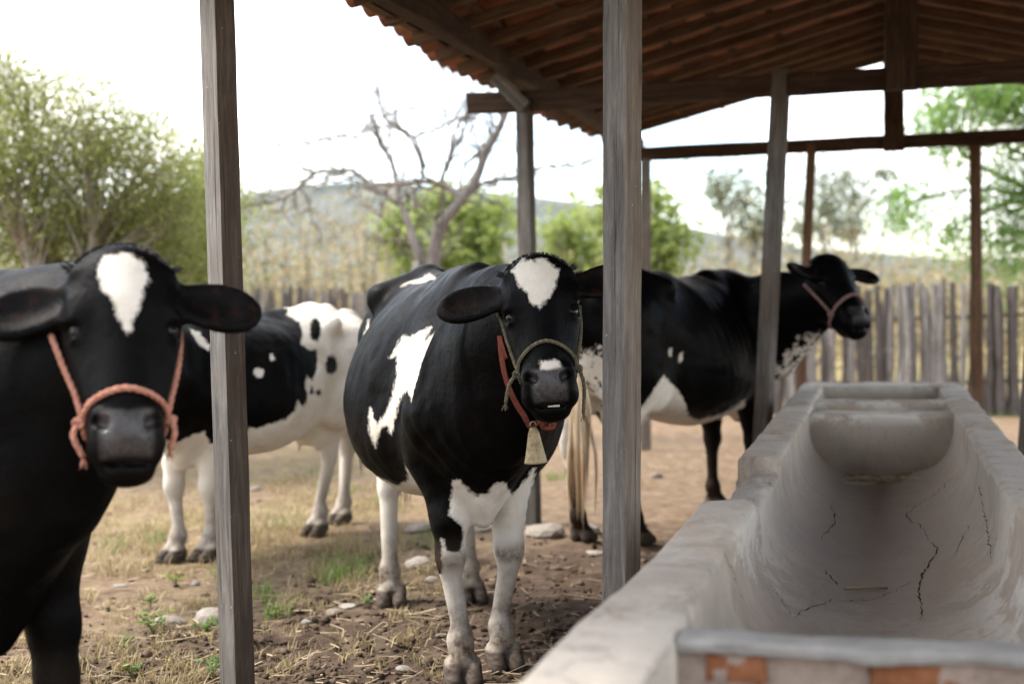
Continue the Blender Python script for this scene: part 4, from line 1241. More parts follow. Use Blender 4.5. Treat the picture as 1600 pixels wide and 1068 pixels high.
def paint_right(c, white, dirt, pink, mott):
    x, y, z = c['V'].T
    P = lambda pts: scale_poly(pts, 840, 380, 2.136)
    white = front_patch(c, white, P([(330,570),(380,500),(420,440),(470,490),(490,530),(505,575),(540,588),(620,568),(690,525),(697,560),(590,592),(520,615),(430,640),(330,610)]), cond=(x < 0.5) & (z < 0.95))
    white = front_patch(c, white, P([(440,350),(448,350),(446,375),(438,378)])); white = front_patch(c, white, P([(470,370),(485,365),(482,395),(472,400)]))
    mott = np.maximum(mott, 0.25 * (z < 0.8) * (x > -0.5))
    neck = np.clip((x - 0.52) / 0.1, 0, 1) * np.clip((1.10 - z + 0.5 * (x - 0.6)) / 0.15, 0, 1) * (c['HL'][:, 2] < -0.12) * (z > 0.55) * (np.abs(y) < 0.26)
    white = np.maximum(white, np.where(neck > 0, -0.040 + 0.075 * neck, -0.2)); mott = np.maximum(mott, neck)
    ch = poly_sd(c['px'], c['py'], P([(775,400),(820,390),(860,330),(930,290),(975,325),(940,390),(905,450),(860,520),(800,600),(760,600)])) / c['ppm']
    ch = np.where((x > 0.45) & (c['HL'][:, 2] < -0.10), np.clip(ch, -.2, .02), -.2)
    white = np.maximum(white, ch - 0.012); mott = np.where(ch > -0.05, 1.0, mott)
    rear = np.clip((-0.62 - x) / 0.1, 0, 1) * np.clip((1.14 - z) / 0.15, 0, 1) * np.clip((z - 0.48) / 0.1, 0, 1) * (np.abs(y) < 0.17)
    white = np.maximum(white, np.where(rear > 0, -0.05 + 0.075 * rear, -0.2)); mott = np.maximum(mott, rear * 0.8)
    ud = ((x < -0.30) & (x > -0.72) & (z < 0.66) & (z > 0.45) & (np.abs(y) < 0.15))
    white = np.where(ud, 0.08, white)
    pink = np.where(ud, 0.6, 0)
    white = np.where((x < -0.86) & (z < 0.80), 0.1, white)
    return white, dirt * 0.3, pink, mott
_rh = unit([0.62, 0.785, 0]); _rs = np.array([-_rh[1], _rh[0], 0])
_r_hl = gp(902, 857) + np.array([0.03, 0.22, 0]); _r_hr = _r_hl - _rs * 0.30 + _rh * 0.10
_r_fr = _r_hr + _rh * 1.27; _r_fl = _r_hl + _rh * 1.42
rp = at(1300, 396, 8.12); _g = unit([0.40, -0.92, 0]); rm = rp + 0.5 * (_g * 0.60 + np.array([0, 0, -0.80]))
right_cow = make_cow('cow', [_r_fr, _r_fl, _r_hr, _r_hl], rp, rm, _g * 0.8 + np.array([0, 0, 0.6]),
                     s=1.055, hs=1.02, nose=0.5, ear_fold=(-0.35, 0.1), belly=0.92, cell=0.0115, paint=paint_right, ribs=0.006, ear_drop=(-0.02, -0.05), neck_top=0.12, nt=1.18,
                     tail=[(-0.95, -0.04, 1.14), (-0.975, -0.08, 0.95), (-0.975, -0.10, 0.78)], switch=0.62)
# ================================================================== plants
def leaf_mat(name, c0, c1, c2, trans=0.35):
    m = Mat(name, 0.6, 0.25)
    g = m.geo('Random Per Island')
    big = m.noise(0.9, 3)
    c = m.ramp(m.math('ADD', m.math('MULTIPLY', g, 0.65), m.math('MULTIPLY', big, 0.35)), [(0.15, c0), (0.5, c1), (0.85, c2)])
    m.color(c)
    tr = m.n.new('ShaderNodeBsdfTranslucent'); m.l.new(c, tr.inputs['Color'])
    mx = m.n.new('ShaderNodeMixShader'); mx.inputs[0].default_value = trans
    m.l.new(m.b.outputs[0], mx.inputs[1]); m.l.new(tr.outputs[0], mx.inputs[2])
    m.l.new(mx.outputs[0], m.n['Material Output'].inputs['Surface'])
    return m.m
leaf_olive = leaf_mat('olive_leaf', (0.11, 0.135, 0.036), (0.205, 0.225, 0.07), (0.32, 0.325, 0.12), 0.58)
leaf_lime = leaf_mat('lime_leaf', (0.13, 0.18, 0.035), (0.24, 0.30, 0.08), (0.36, 0.40, 0.14), 0.55)
leaf_neem = leaf_mat('neem_leaf', (0.065, 0.13, 0.022), (0.14, 0.26, 0.05), (0.25, 0.37, 0.09), 0.5)
leaf_grey = leaf_mat('grey_green_leaf', (0.07, 0.09, 0.05), (0.14, 0.16, 0.09), (0.24, 0.23, 0.14))
leaf_dry = leaf_mat('dry_leaf', (0.16, 0.115, 0.055), (0.29, 0.225, 0.115), (0.40, 0.33, 0.17))
leaf_weed = leaf_mat('weed_leaf', (0.06, 0.12, 0.025), (0.12, 0.195, 0.045), (0.22, 0.27, 0.07), 0.4)
bark = wood('bark', (0.075, 0.063, 0.055), (0.19, 0.165, 0.145), (0.36, 0.325, 0.29), (6, 6, 1.4))
bark_pale = wood('pale_bark', (0.14, 0.12, 0.10), (0.30, 0.27, 0.24), (0.50, 0.47, 0.43), (5, 5, 1.2))

def leaves(rs, C, size, aspect, droop=0.0, up=None):
    """quads (rhombic leaves) at points C"""
    n = len(C)
    d = rs.normal(size=(n, 3)); d[:, 2] -= droop; d /= np.linalg.norm(d, axis=1)[:, None]
    e = rs.normal(size=(n, 3)); e -= d * (e * d).sum(1)[:, None]; e /= np.linalg.norm(e, axis=1)[:, None]
    L = size * rs.uniform(0.6, 1.3, n)[:, None]; w = L * aspect
    V = np.stack([C, C + d * L * 0.45 + e * w * 0.5, C + d * L, C + d * L * 0.45 - e * w * 0.5], 1).reshape(-1, 3)
    Q = np.arange(n * 4).reshape(n, 4)
    return V, Q

def tree(name, label, cat, base, blobs, nleaf, size, mat, barkm, seed, aspect=0.45, clump=0.16, droop=0.3, group=None, trunk_r=0.08, nclump=26, forks=None, pinnate=0):
    """blobs: list of (centre, radii) in world metres; trunk limbs reach every clump"""
    rs = np.random.RandomState(seed); rng = random.Random(seed)
    base = np.array(base, float)
    root = empty(name, base); tag(root, label, cat, group)
    vol = np.array([b[1][0] * b[1][1] * b[1][2] for b in blobs]) ** 0.7; vol /= vol.sum()
    mbw = MB(); Vs = []
    top = np.mean([b[0] for b in blobs], 0)
    fork = base + (top - base) * 0.35 if forks is None else np.array(forks)
    mid = (base + fork) / 2 + np.array([rng.uniform(-.05, .05), rng.uniform(-.05, .05), 0])
    mbw.tube(spline([base - np.array([0, 0, 0.1]), mid, fork], 4), list(np.linspace(trunk_r, trunk_r * 0.75, 9)), 8)
    for (c, r), v in zip(blobs, vol):
        c = np.array(c, float); r = np.array(r, float)
        bend = (fork + c) / 2 + np.array([rng.uniform(-.15, .15), rng.uniform(-.15, .15), rng.uniform(0.0, 0.2)]) * np.linalg.norm(c - fork)
        path = spline([fork, bend, c], 5)
        mbw.tube(path, list(np.linspace(trunk_r * 0.6, trunk_r * 0.25, len(path))), 6)
        k = max(4, int(nclump * v * len(blobs) ** 0.6))
        d = rs.normal(size=(k, 3)); d /= np.linalg.norm(d, axis=1)[:, None]
        cc = c + d * r * (rs.uniform(0.25, 1.0, k) ** 0.5)[:, None]
        for q in cc:
            a = path[rng.randrange(4, len(path))]
            m = (a + q) / 2 + np.array([rng.uniform(-.06, .06) for _ in range(3)])
            mbw.tube(spline([a, m, q], 2), [trunk_r * 0.2, trunk_r * 0.15, trunk_r * 0.12, trunk_r * 0.08, trunk_r * 0.05], 4)
        n = int(nleaf * v)
        w = rs.uniform(0.25, 1.0, k) ** 2; w /= w.sum()
        pick = rs.choice(k, n, p=w)
        sg = clump * rs.uniform(0.4, 1.5, k)[pick][:, None] * np.array([1.0, 1.0, 0.75])
        P = cc[pick] + rs.normal(size=(n, 3)) * sg
        if pinnate:      # leaflets strung along drooping stalks
            m = n // pinnate
            P = P[:m]; dd = rs.normal(size=(m, 3)); dd[:, 2] -= 1.1; dd /= np.linalg.norm(dd, axis=1)[:, None]
            tt = np.linspace(0, 1, pinnate)
            P = (P[:, None, :] + dd[:, None, :] * (tt[None, :, None] * size * 4.0) + np.array([0, 0, -1.0]) * (tt ** 2)[None, :, None] * size * 1.5).reshape(-1, 3)
        Vs.append(P)
    P = np.concatenate(Vs)
    V, Q = leaves(rs, P, size, aspect, droop)
    mbw.v = [tuple(np.array(v) - base) for v in mbw.v]
    mbw.build('trunk', barkm, root, True)
    fast_mesh('crown', V - base, Q, mat, root, smooth=False)
    return root

def blob(px, py, dep, rx, rz, ry=None):
    """foliage mass seen at a pixel, at a chosen distance; radii given in photo pixels"""
    k = dep / FPX
    return (at(px, py, dep), (rx * k, (ry if ry is not None else rx) * k, rz * k))

# big feathery tree on the left
gb = lambda px, dep: at(px, 470, dep) * np.array([1, 1, 0])
tree('thorn_tree', 'big feathery green tree rising left of the nearest wooden post', 'tree', gb(60, 11.6),
     [blob(40, 130, 11.5, 75, 60), blob(130, 205, 11.2, 90, 70), blob(20, 265, 11.0, 100, 90), blob(150, 300, 11.8, 100, 80), blob(235, 245, 11.4, 60, 60), blob(250, 330, 11.6, 70, 60), blob(70, 370, 11.9, 110, 60), blob(-60, 220, 11.4, 80, 120), blob(205, 395, 12.0, 70, 50), blob(285, 270, 12.2, 45, 55), blob(275, 390, 12.4, 60, 50)],
     60000, 0.040, leaf_olive, bark_pale, 3, aspect=0.42, clump=0.19, trunk_r=0.07, nclump=60)
tree('leafy_shrub', 'low yellow-green shrub between the left post and the feathery tree', 'shrub', gb(300, 13.0),
     [blob(290, 340, 13.0, 50, 60), blob(310, 410, 13.0, 50, 50), blob(330, 300, 13.4, 35, 50)], 7000, 0.055, leaf_lime, bark, 4, clump=0.15, trunk_r=0.04)
tree('leafy_bush', 'bright green bush behind the trunk of the leafless tree', 'bush', gb(700, 21.5),
     [blob(640, 365, 21.5, 32, 32), blob(688, 330, 21.5, 32, 38), blob(745, 360, 21.5, 40, 32), blob(772, 328, 21.7, 20, 22), blob(700, 405, 21.5, 75, 32)], 5200, 0.15, leaf_lime, bark, 5, clump=0.16, trunk_r=0.05)
tree('leafy_bush', 'pale green bush just right of the far eave post', 'bush', gb(890, 23),
     [blob(885, 365, 23, 22, 26), blob(898, 405, 23, 30, 24), blob(862, 420, 23, 20, 18)], 1900, 0.15, leaf_lime, bark, 6, clump=0.17, trunk_r=0.05)
tree('leafy_bush', 'small bright bush showing right of the centre post', 'bush', gb(1025, 19),
     [blob(1020, 330, 19, 25, 40), blob(1040, 375, 19, 38, 35), blob(1005, 400, 19, 30, 40), blob(950, 330, 19, 25, 40)], 2200, 0.14, leaf_lime, bark, 7, clump=0.14, trunk_r=0.04)
tree('sparse_tree', 'thin grey-green tree in the distance left of the slanting post', 'tree', gb(1150, 34),
     [blob(1155, 310, 34, 40, 45), blob(1190, 350, 34, 40, 40), blob(1120, 295, 34, 25, 15)], 2600, 0.14, leaf_grey, bark, 8, clump=0.28, trunk_r=0.07)
tree('sparse_tree', 'thin pale tree in the distance between the two far inner posts', 'tree', gb(1320, 36),
     [blob(1290, 290, 36, 45, 40), blob(1330, 330, 36, 55, 45), blob(1270, 350, 36, 40, 35), blob(1390, 330, 36, 30, 30), blob(1370, 280, 36, 40, 18)], 4200, 0.14, leaf_grey, bark, 9, clump=0.32, trunk_r=0.07)
tree('neem_tree', 'dark green tree with drooping leaflets at the right edge', 'tree', gb(1720, 17.5),
     [blob(1510, 150, 17, 75, 45), blob(1580, 130, 17, 50, 50), blob(1460, 190, 17, 25, 40), blob(1435, 310, 17, 36, 36), blob(1580, 300, 17, 45, 60), blob(1575, 380, 17, 40, 40), blob(1500, 350, 17, 32, 30), blob(1640, 220, 17, 60, 120), blob(1490, 230, 17, 30, 25), blob(1680, 100, 17, 100, 80)],
     26000, 0.085, leaf_neem, bark, 10, aspect=0.26, clump=0.16, droop=0.9, trunk_r=0.06, nclump=70, pinnate=7, forks=at(1690, 330, 17.3))

# leafless tree
def bare_tree():
    D = 13.6
    base = gb(672, D); root = empty('leafless_tree', base)
    tag(root, 'leafless crooked tree behind the central cow, pale forked trunk', 'tree')
    C5 = lambda x, y: (380 + x / 2.759, 200 + y / 2.759)
    C1 = lambda x, y: (500 + x / 2.427, y / 2.427)
    rng = random.Random(31)
    limbs = [  # points, start/end radius in px of the photo, depth drift, material
        ([(668, 560), C5(815, 640), C5(835, 470), C5(860, 410), C5(940, 310), C5(1000, 230), C5(1045, 110), C5(1105, 0), (800, 150)], 15, 6, -0.2, 0),
        ([(655, 520), C5(745, 620), C5(765, 580), C5(735, 500), C5(710, 400), C5(680, 330), C5(660, 230), C5(640, 150), C5(590, 50), (585, 190)], 11, 3.5, 0.35, 1),
        ([C5(670, 325), C5(560, 250), C5(480, 190), C5(430, 182), C5(310, 195), C5(240, 255), C5(140, 315), C5(0, 338), (372, 322)], 6, 3.0, 0.6, 1),
        ([C5(310, 195), C5(250, 165), C5(205, 120), C5(170, 75), C5(60, 5)], 3.5, 1.5, 0.3, 0),
        ([C5(940, 305), C5(860, 245), C5(770, 230), C5(680, 238), C5(560, 240)], 6, 3, -0.6, 1),
        ([C5(1005, 250), C5(1100, 222), C5(1180, 212), C5(1300, 172), C5(1440, 160), C5(1560, 118)], 4.5, 2, 0.5, 0),
        ([C5(850, 240), C5(880, 150), C5(930, 50), C5(955, 0), (735, 175)], 4.5, 2.0, -0.4, 0),
        ([C5(775, 225), C5(760, 130), C5(710, 40), (620, 190)], 4, 1.8, 0.4, 0),
        ([C5(930, 290), C5(960, 160), C5(1075, 65), C5(1170, 62)], 4, 2, 0.7, 1),
        ([C1(480, 650), C1(520, 480), C1(585, 435), C1(560, 370)], 4, 1.6, 0.2, 0),
        ([C1(400, 640), C1(350, 520), C1(240, 440), C1(222, 330), C1(222, 260)], 4, 2, -0.3, 0),
        ([C1(350, 520), C1(440, 490), C1(500, 460), C1(580, 420)], 3, 1.4, 0.3, 0),
        ([C1(340, 515), C1(260, 480), C1(160, 490), C1(60, 520), C1(0, 535)], 3, 1.2, 0.4, 0),
        ([C1(240, 440), C1(300, 420), C1(380, 400), C1(430, 330), C1(480, 290)], 2.6, 1.2, -0.2, 0),
        ([C5(430, 182), C5(435, 130), C5(400, 70), C5(330, 20)], 3, 1.2, 0.2, 0),
        ([C5(620, 280), C5(560, 230), C5(520, 120), C5(540, 10)], 3, 1.3, 0.3, 0),
        ([C1(660, 520), C1(600, 560), C1(530, 540), C1(500, 600)], 2.8, 1.2, 0.4, 0),
        ([C1(690, 440), C1(640, 400), C1(560, 330), C1(500, 280), C1(490, 240)], 3, 1.2, 0.3, 0),
    ]
    mats = [MB(), MB()]; twig = MB(); tips = []
    for pts, r0, r1, drift, mi in limbs:
        n = len(pts)
        P = [at(x, y, D + drift * i / n) - base for i, (x, y) in enumerate(pts)]
        path = spline(P, 5); k = D / FPX
        rad = [0.85 * (r0 + (r1 - r0) * (i / (len(path) - 1)) ** 0.8) * k for i in range(len(path))]
        mats[mi].tube(path, rad, 7)
        for i in range(4, len(path)):
            if rng.random() < 0.55: tips.append((np.array(path[i]), unit(np.array(path[i]) - np.array(path[i - 2])), rad[i] * 0.6))
    def grow(p, d, r, lvl):
        L = rng.uniform(0.18, 0.42) * (1 if lvl < 2 else 0.7)
        d = unit(d + np.array([rng.gauss(0, .7), rng.gauss(0, .7), rng.gauss(0.15, .6)]))
        q = p + d * L * 0.5 + np.array([rng.gauss(0, .03) for _ in range(3)]); e = p + d * L + np.array([rng.gauss(0, .04), rng.gauss(0, .04), rng.gauss(0.02, .04)])
        twig.tube([p, q, e], [r, r * 0.8, r * 0.6], 4, cap=False)
        if lvl < 2 or (lvl < 3 and rng.random() < 0.35):
            for _ in range(rng.choice((1, 2, 2))): grow(e if rng.random() < .6 else q, d, max(r * 0.7, 0.004), lvl + 1)
    for p, d, r in tips:
        grow(p, d, max(min(r, 0.013), 0.0065), 1)
    mats[0].build('trunk', bark, root, True); o = mats[1].build('pale_trunk', bark_pale, root, True)
    o['label'] = 'pale whitish limbs of the leafless tree'
    tag(twig.build('twigs', bark, root, True), kind='stuff')
bare_tree()

# dry scrub beyond the fence, one tangled mass
def scrub():
    rs = np.random.RandomState(12); Vs = []; Qs = []; off = 0
    n = 820
    y = 21 + 45 * rs.uniform(size=n) ** 1.6; x = (rs.uniform(-0.62, 0.62, n)) * y + 2
    h = rs.uniform(0.8, 2.1, n) * (1 + 0.008 * y) * np.where(x / y < -0.06, 1.35, 1.0) ; r = rs.uniform(0.5, 1.4, n)
    P = []
    for i in range(n):
        m = int(210 * r[i])
        a = rs.normal(size=(m, 3)) * np.array([r[i] * .5, r[i] * .5, h[i] * 0.30]) + np.array([x[i], y[i], h[i] * 0.55])
        P.append(a)
    P = np.concatenate(P); P = P[P[:, 2] > 0.05]
    V, Q = leaves(rs, P, 0.11, 0.34, -0.3)
    o = fast_mesh('dry_scrub', V, Q, leaf_dry, smooth=False)
    tag(o, 'tangled dry yellowish scrub beyond the fence', 'scrub', kind='stuff')
    # some greener patches within
    sel = rs.choice(len(P), 22000)
    V, Q = leaves(rs, P[sel] + rs.normal(size=(len(sel), 3)) * 0.25 + np.array([0, 0, 0.1]), 0.16, 0.35, -0.2)
    o = fast_mesh('green_scrub', V, Q, leaf_grey, smooth=False)
    tag(o, 'greyish green growth mixed into the dry scrub', 'scrub', kind='stuff')
    mb = MB(); rng = random.Random(3)
    for i in range(n):
        if y[i] > 45: continue
        for k in range(1):
            b = np.array([x[i] + rng.gauss(0, .2), y[i] + rng.gauss(0, .2), -0.05]); t = b + np.array([rng.gauss(0, .35), rng.gauss(0, .35), h[i] * rng.uniform(.7, 1.15)])
            mb.tube([b, (b + t) / 2 + np.array([rng.gauss(0, .1), rng.gauss(0, .1), 0]), t], [0.03, 0.02, 0.006], 4, cap=False)
    tag(mb.build('scrub_stems', bark, None, True), 'thin pale stems standing in the dry scrub', 'stems', kind='stuff')
scrub()

# hills
def hills():
    prof = [(-900, 380), (-300, 360), (0, 335), (250, 318), (380, 303), (460, 290), (560, 282), (680, 288), (800, 304), (940, 318), (1040, 345), (1150, 366), (1280, 388), (1450, 404), (1700, 412), (2400, 420)]
    px = np.linspace(-1200, 2800, 220)
    ridge = np.interp(px, [p[0] for p in prof], [p[1] for p in prof])
    D = 900.0
    rows = np.linspace(0, 1, 26)
    V = []
    for j, t in enumerate(rows):
        d = D * (0.45 + 0.55 * t)
        for i in range(len(px)):
            top = at(px[i], ridge[i], D); r = ray(px[i], 470)
            hx = CAMP + r * d
            z = (top[2] + 1.0) * (t ** 1.5) + 5.0 * (fbm(np.array(hx[0] * 0.012), np.array(hx[1] * 0.012), 4, 8) - 0.5) * t - 1.0
            V.append((hx[0], hx[1], float(z)))
    # back slope
    for i in range(len(px)):
        r = ray(px[i], 470); hx = CAMP + r * D * 1.5; V.append((hx[0], hx[1], -2.0))
    n = len(px); I = np.arange(len(V)).reshape(-1, n)
    Q = np.stack([I[:-1, :-1].ravel(), I[:-1, 1:].ravel(), I[1:, 1:].ravel(), I[1:, :-1].ravel()], 1)
    m = Mat('hazed_hill', 1.0, 0.05)
    c = m.ramp(m.noise(0.03, 6, 0.65), [(0.35, (0.055, 0.066, 0.064)), (0.5, (0.092, 0.103, 0.098)), (0.68, (0.14, 0.148, 0.138))])  # blue-grey tones: distance haze put into the hill's colour
    m.color(c).bump(m.noise(0.15, 5), 0.8, 4.0)
    tag(fast_mesh('hills', V, Q, m.m), kind='structure')
hills()
# ================================================================== ropes, collar and bell
def rope_mat(name, c0, c1):
    m = Mat(name, 0.9, 0.15)
    m.color(m.ramp(m.noise(90, 4, 0.7), [(0.3, c0), (0.7, c1)])).bump(m.noise(300, 2), 0.5, 0.002); return m.m
rope_olive = rope_mat('olive_rope', (0.055, 0.046, 0.028), (0.165, 0.14, 0.090))
rope_orange = rope_mat('orange_rope', (0.24, 0.095, 0.065), (0.46, 0.23, 0.165))
rope_pink = rope_mat('dusty_pink_rope', (0.13, 0.075, 0.066), (0.25, 0.155, 0.14))
strap_mat = rope_mat('red_strap', (0.10, 0.026, 0.018), (0.22, 0.070, 0.045))
bell_mat = Mat('dull_brass', 0.62, 0.5)
bell_mat.color(bell_mat.ramp(bell_mat.noise(38, 6, 0.75), [(0.25, (0.10, 0.075, 0.04)), (0.5, (0.30, 0.235, 0.135)), (0.8, (0.46, 0.385, 0.25))])).bump(bell_mat.noise(90, 5), 0.5, 0.003)
bell_mat.b.inputs['Metallic'].default_value = 0.35

def strands(path, r, n=3, turns=90.0):
    """a laid rope: n strands twisted round the path"""
    mb = MB(); P = [np.array(p) for p in path]
    L = [0.0]
    for a, b in zip(P[:-1], P[1:]): L.append(L[-1] + np.linalg.norm(b - a))
    m = max(8, int(L[-1] / 0.006)); tt = np.linspace(0, L[-1], m)
    Q = np.stack([np.interp(tt, L, [p[i] for p in P]) for i in range(3)], 1)
    T = np.gradient(Q, axis=0); T /= np.linalg.norm(T, axis=1)[:, None] + 1e-9
    ref = np.cross(T[0], [0.3, 0.2, 1.0]); A = []
    for t in T:
        ref = ref - t * (ref @ t); ref /= np.linalg.norm(ref); A.append(ref.copy())
    A = np.array(A); B = np.cross(T, A)
    for k in range(n):
        ph = tt * turns * (0.009 / r) + 2 * math.pi * k / n
        mb.tube(Q + (A * np.cos(ph)[:, None] + B * np.sin(ph)[:, None]) * r * 0.5, r * 0.58, 6)
    return mb

def knot(c, r, seed):
    """a lumpy overhand knot: one rope wound three ways round a core"""
    rng = random.Random(seed); pts = []
    for i in range(40):
        a = i / 39 * math.pi * 2 * 2.6
        pts.append(np.array(c) + r * np.array([math.cos(a) * (1 + .3 * math.sin(a * .7)), math.sin(a * 1.35 + 1), math.sin(a) * (0.9 + .3 * math.cos(a * .5))]) * 0.85)
    return pts

def snap(cow, pts, off):
    """points in head axes (f, l, n) laid on the skin"""
    out = []
    for p in pts:
        q = Vector(cow['hp'](*p)); loc, nor, i, d = cow['bvh'].find_nearest(q)
        out.append(np.array(loc) + np.array(nor) * off)
    return out
def cast(cow, px, py, off=0.006):
    d = Vector(ray(px, py)).normalized(); loc, nor, i, dist = cow['bvh'].ray_cast(Vector(CAMP), d)
    return None if loc is None else np.array(loc) + np.array(nor) * off
def taut(cow, path, off):
    """keeps a rope on top of the skin"""
    out = []
    for p in path:
        loc, nor, i, d = cow['bvh'].find_nearest(Vector(p)); loc = np.array(loc); nor = np.array(nor)
        if (p - loc) @ nor < off: p = loc + nor * off
        out.append(p)
    return out

def halter(cow, mat, r, label, nose_f, knot_f, knot_n, tails, crown=True, seed=1, kr=2.2):
    root = empty('rope_halter', cow['hp'](knot_f, 0, -0.1)); tag(root, label, 'halter')
    O = np.array(root.location)
    def add(name, path, rr=r):
        mb = strands([p - O for p in path], rr); return mb.build(name, mat, root, True)
    kn = {}
    nm = lambda t: nose_f + (knot_f - nose_f) * t
    nb = [(knot_f, -0.085, knot_n), (nm(.6), -0.085, -0.06), (nm(.2), -0.05, -0.01), (nose_f, 0, 0.01), (nm(.2), 0.05, -0.01), (nm(.6), 0.085, -0.06), (knot_f, 0.085, knot_n)]
    P = snap(cow, nb, r); path = taut(cow, spline(P, 6), r * 0.9); add('noseband', path)
    for q, e in ((-1, P[0]), (1, P[-1])):
        kp = e + (np.array(cow['l']) * q) * r * 1.2
        add('knot', knot(kp, r * kr * 0.62, seed + q), r * 0.8)
        # cheek piece to behind the ear
        ck = snap(cow, [(knot_f, q * 0.085, knot_n - 0.005), (knot_f - 0.07, q * 0.10, knot_n - 0.01), (knot_f - 0.13, q * 0.105, knot_n - 0.02), (knot_f - 0.19, q * 0.11, -0.14), (knot_f - 0.24, q * 0.115, -0.17)], r)
        add('cheek_rope', taut(cow, spline(ck, 6), r * 0.9))
        jw = snap(cow, [(knot_f, q * 0.08, knot_n), (knot_f + 0.015, q * 0.06, -0.16), (knot_f + 0.01, q * 0.02, -0.21)], r)
        add('jaw_rope', taut(cow, spline(jw, 5), r * 0.9))
        if q in tails:
            L, sw = tails[q]
            t = [kp, kp + np.array([q * 0.012 + sw * 0.3, -0.015, -L * 0.35]), kp + np.array([sw, -0.012, -L])]
            t = taut(cow, spline(t, 5), r); add('loose_end', t)
            fr = MB(); rng = random.Random(seed)
            for k in range(14):
                e0 = np.array(t[-1]); fr.tube([e0 - O, e0 - O + np.array([rng.gauss(sw * .1, .006), rng.gauss(0, .006), -rng.uniform(.012, .028)])], [0.0018, 0.0006], 3, cap=False)
            fr.build('frayed_end', mat, root)
    return root

halter(hero, rope_olive, 0.0060, 'olive twisted rope halter with knots on the central cow', 0.280, 0.345, -0.095, {-1: (0.085, -0.035), 1: (0.14, 0.012)}, seed=3, kr=2.6)
halter(left_cow, rope_orange, 0.0070, 'faded orange rope halter on the nearest cow at left', 0.325, 0.365, -0.10, {-1: (0.07, 0.01), 1: (0.06, 0.0)}, seed=8, kr=2.2)
halter(right_cow, rope_pink, 0.0095, 'dusty pink rope halter on the black cow by the trough', 0.30, 0.345, -0.10, {}, seed=12, kr=2.0)

def collar():
    hb = hero['bvh']
    # neck axis below the head; ring of skin points round it
    c = hero['hp'](0.22, 0, -0.30); 
    pts_px = [(783, 524), (786, 560), (792, 590), (803, 620), (817, 645), (834, 663)]
    front = [cast(hero, *p, off=0.007) for p in pts_px]
    front = [p for p in front if p is not None]
    root = empty('bell_collar', front[-1]); tag(root, 'red strap collar hanging a brass cone bell under the central cow', 'collar')
    O = np.array(root.location)
    ring = list(front)
    # carry on round the throat and up the far side
    far = snap(hero, [(0.30, 0.03, -0.24), (0.26, 0.08, -0.25), (0.22, 0.12, -0.33), (0.16, 0.08, -0.42), (0.14, -0.02, -0.46), (0.16, -0.10, -0.38)], 0.006)
    path = taut(hero, spline(ring + far + [ring[0]], 6), 0.005)
    # flat ribbon
    mb = MB(); P = [np.array(p) for p in path]; V = []; n = len(P)
    for i, p in enumerate(P):
        t = unit(P[min(i + 1, n - 1)] - P[max(i - 1, 0)]); loc, nor, k, d = hb.find_nearest(Vector(p)); nor = np.array(nor)
        b = unit(np.cross(t, nor)); nn = np.cross(b, t)
        for a, h in ((-1, -1), (1, -1), (1, 1), (-1, 1)): V.append(p - O + b * a * 0.009 + nn * h * 0.002)
    Fc = [(i * 4 + k, i * 4 + (k + 1) % 4, i * 4 + 4 + (k + 1) % 4, i * 4 + 4 + k) for i in range(n - 1) for k in range(4)]
    mesh('strap', V, Fc, strap_mat, root)
    # bell: flattened cone with rolled lip, open below
    tp = at(833, 664, proj(front[-1])[2] - 0.03) - O
    H = 0.122; mb = MB(); rings = [(0.006, 0.008), (0.010, 0.012), (0.025, 0.018), (0.060, 0.0245), (0.100, 0.0325), (0.116, 0.036), (H, 0.0385), (H + 0.001, 0.0355), (0.116, 0.033), (0.06, 0.022), (0.02, 0.014)]
    V = []; N_ = 20
    ax = unit([0.06, 0.10, -1.0]); e1 = unit(np.cross(ax, [0, 1, 0])); e2 = np.cross(ax, e1)
    for d, r in rings:
        for k in range(N_):
            a = 2 * math.pi * k / N_
            V.append(tp + ax * d + e1 * math.cos(a) * r * 1.0 + e2 * math.sin(a) * r * 0.72)
    Fc = [(i * N_ + k, i * N_ + (k + 1) % N_, (i + 1) * N_ + (k + 1) % N_, (i + 1) * N_ + k) for i in range(len(rings) - 1) for k in range(N_)]
    Fc.append(tuple(range(N_)))
    mesh('bell', V, Fc, bell_mat.m, root, True)
    mb = MB(); mb.tube([tp + ax * 0.03, tp + ax * 0.10, tp + ax * 0.126], [0.004, 0.005, 0.009], 6); mb.build('clapper', bell_mat.m, root, True)
    mb = MB(); mb.tube([tp + e1 * 0.010 * math.cos(a) + ax * (0.002 - 0.014 * math.sin(a)) for a in np.linspace(0, math.pi, 8)], 0.0028, 6); mb.build('bell_loop', bell_mat.m, root, True)
    # lump of red cloth tied beside the bell
    mb = strands(knot(tp + np.array([0.045, -0.005, 0.012]), 0.02, 4), 0.011); mb.build('red_cloth_knot', strap_mat, root, True)
collar()

# lower teeth of the central cow
_t = MB()
for k in range(-1, 4):
    p = np.array(hero['hp'](0.4795, k * 0.0072, -0.052)); _t.box(p, (0.0040, 0.0035, 0.004), (np.array(hero['l']), np.array(hero['f']), np.array(hero['n'])))
_to = _t.build('teeth', tooth_mat); 
_to.parent = hero['ob']; _to.matrix_parent_inverse = hero['ob'].matrix_world.inverted()

# ================================================================== labels of the animals
tag(hero['ob'], 'black and white cow with a bell facing the camera in the centre', 'cow', 'cows in the yard')
tag(left_cow['ob'], 'black cow with white blaze close up at the left edge', 'cow', 'cows in the yard')
tag(calf['ob'], 'mostly white-rumped spotted cow standing behind the left wooden post', 'cow', 'cows in the yard')
tag(right_cow['ob'], 'black cow with pale belly patch looking over the far end of the trough', 'cow', 'cows in the yard')

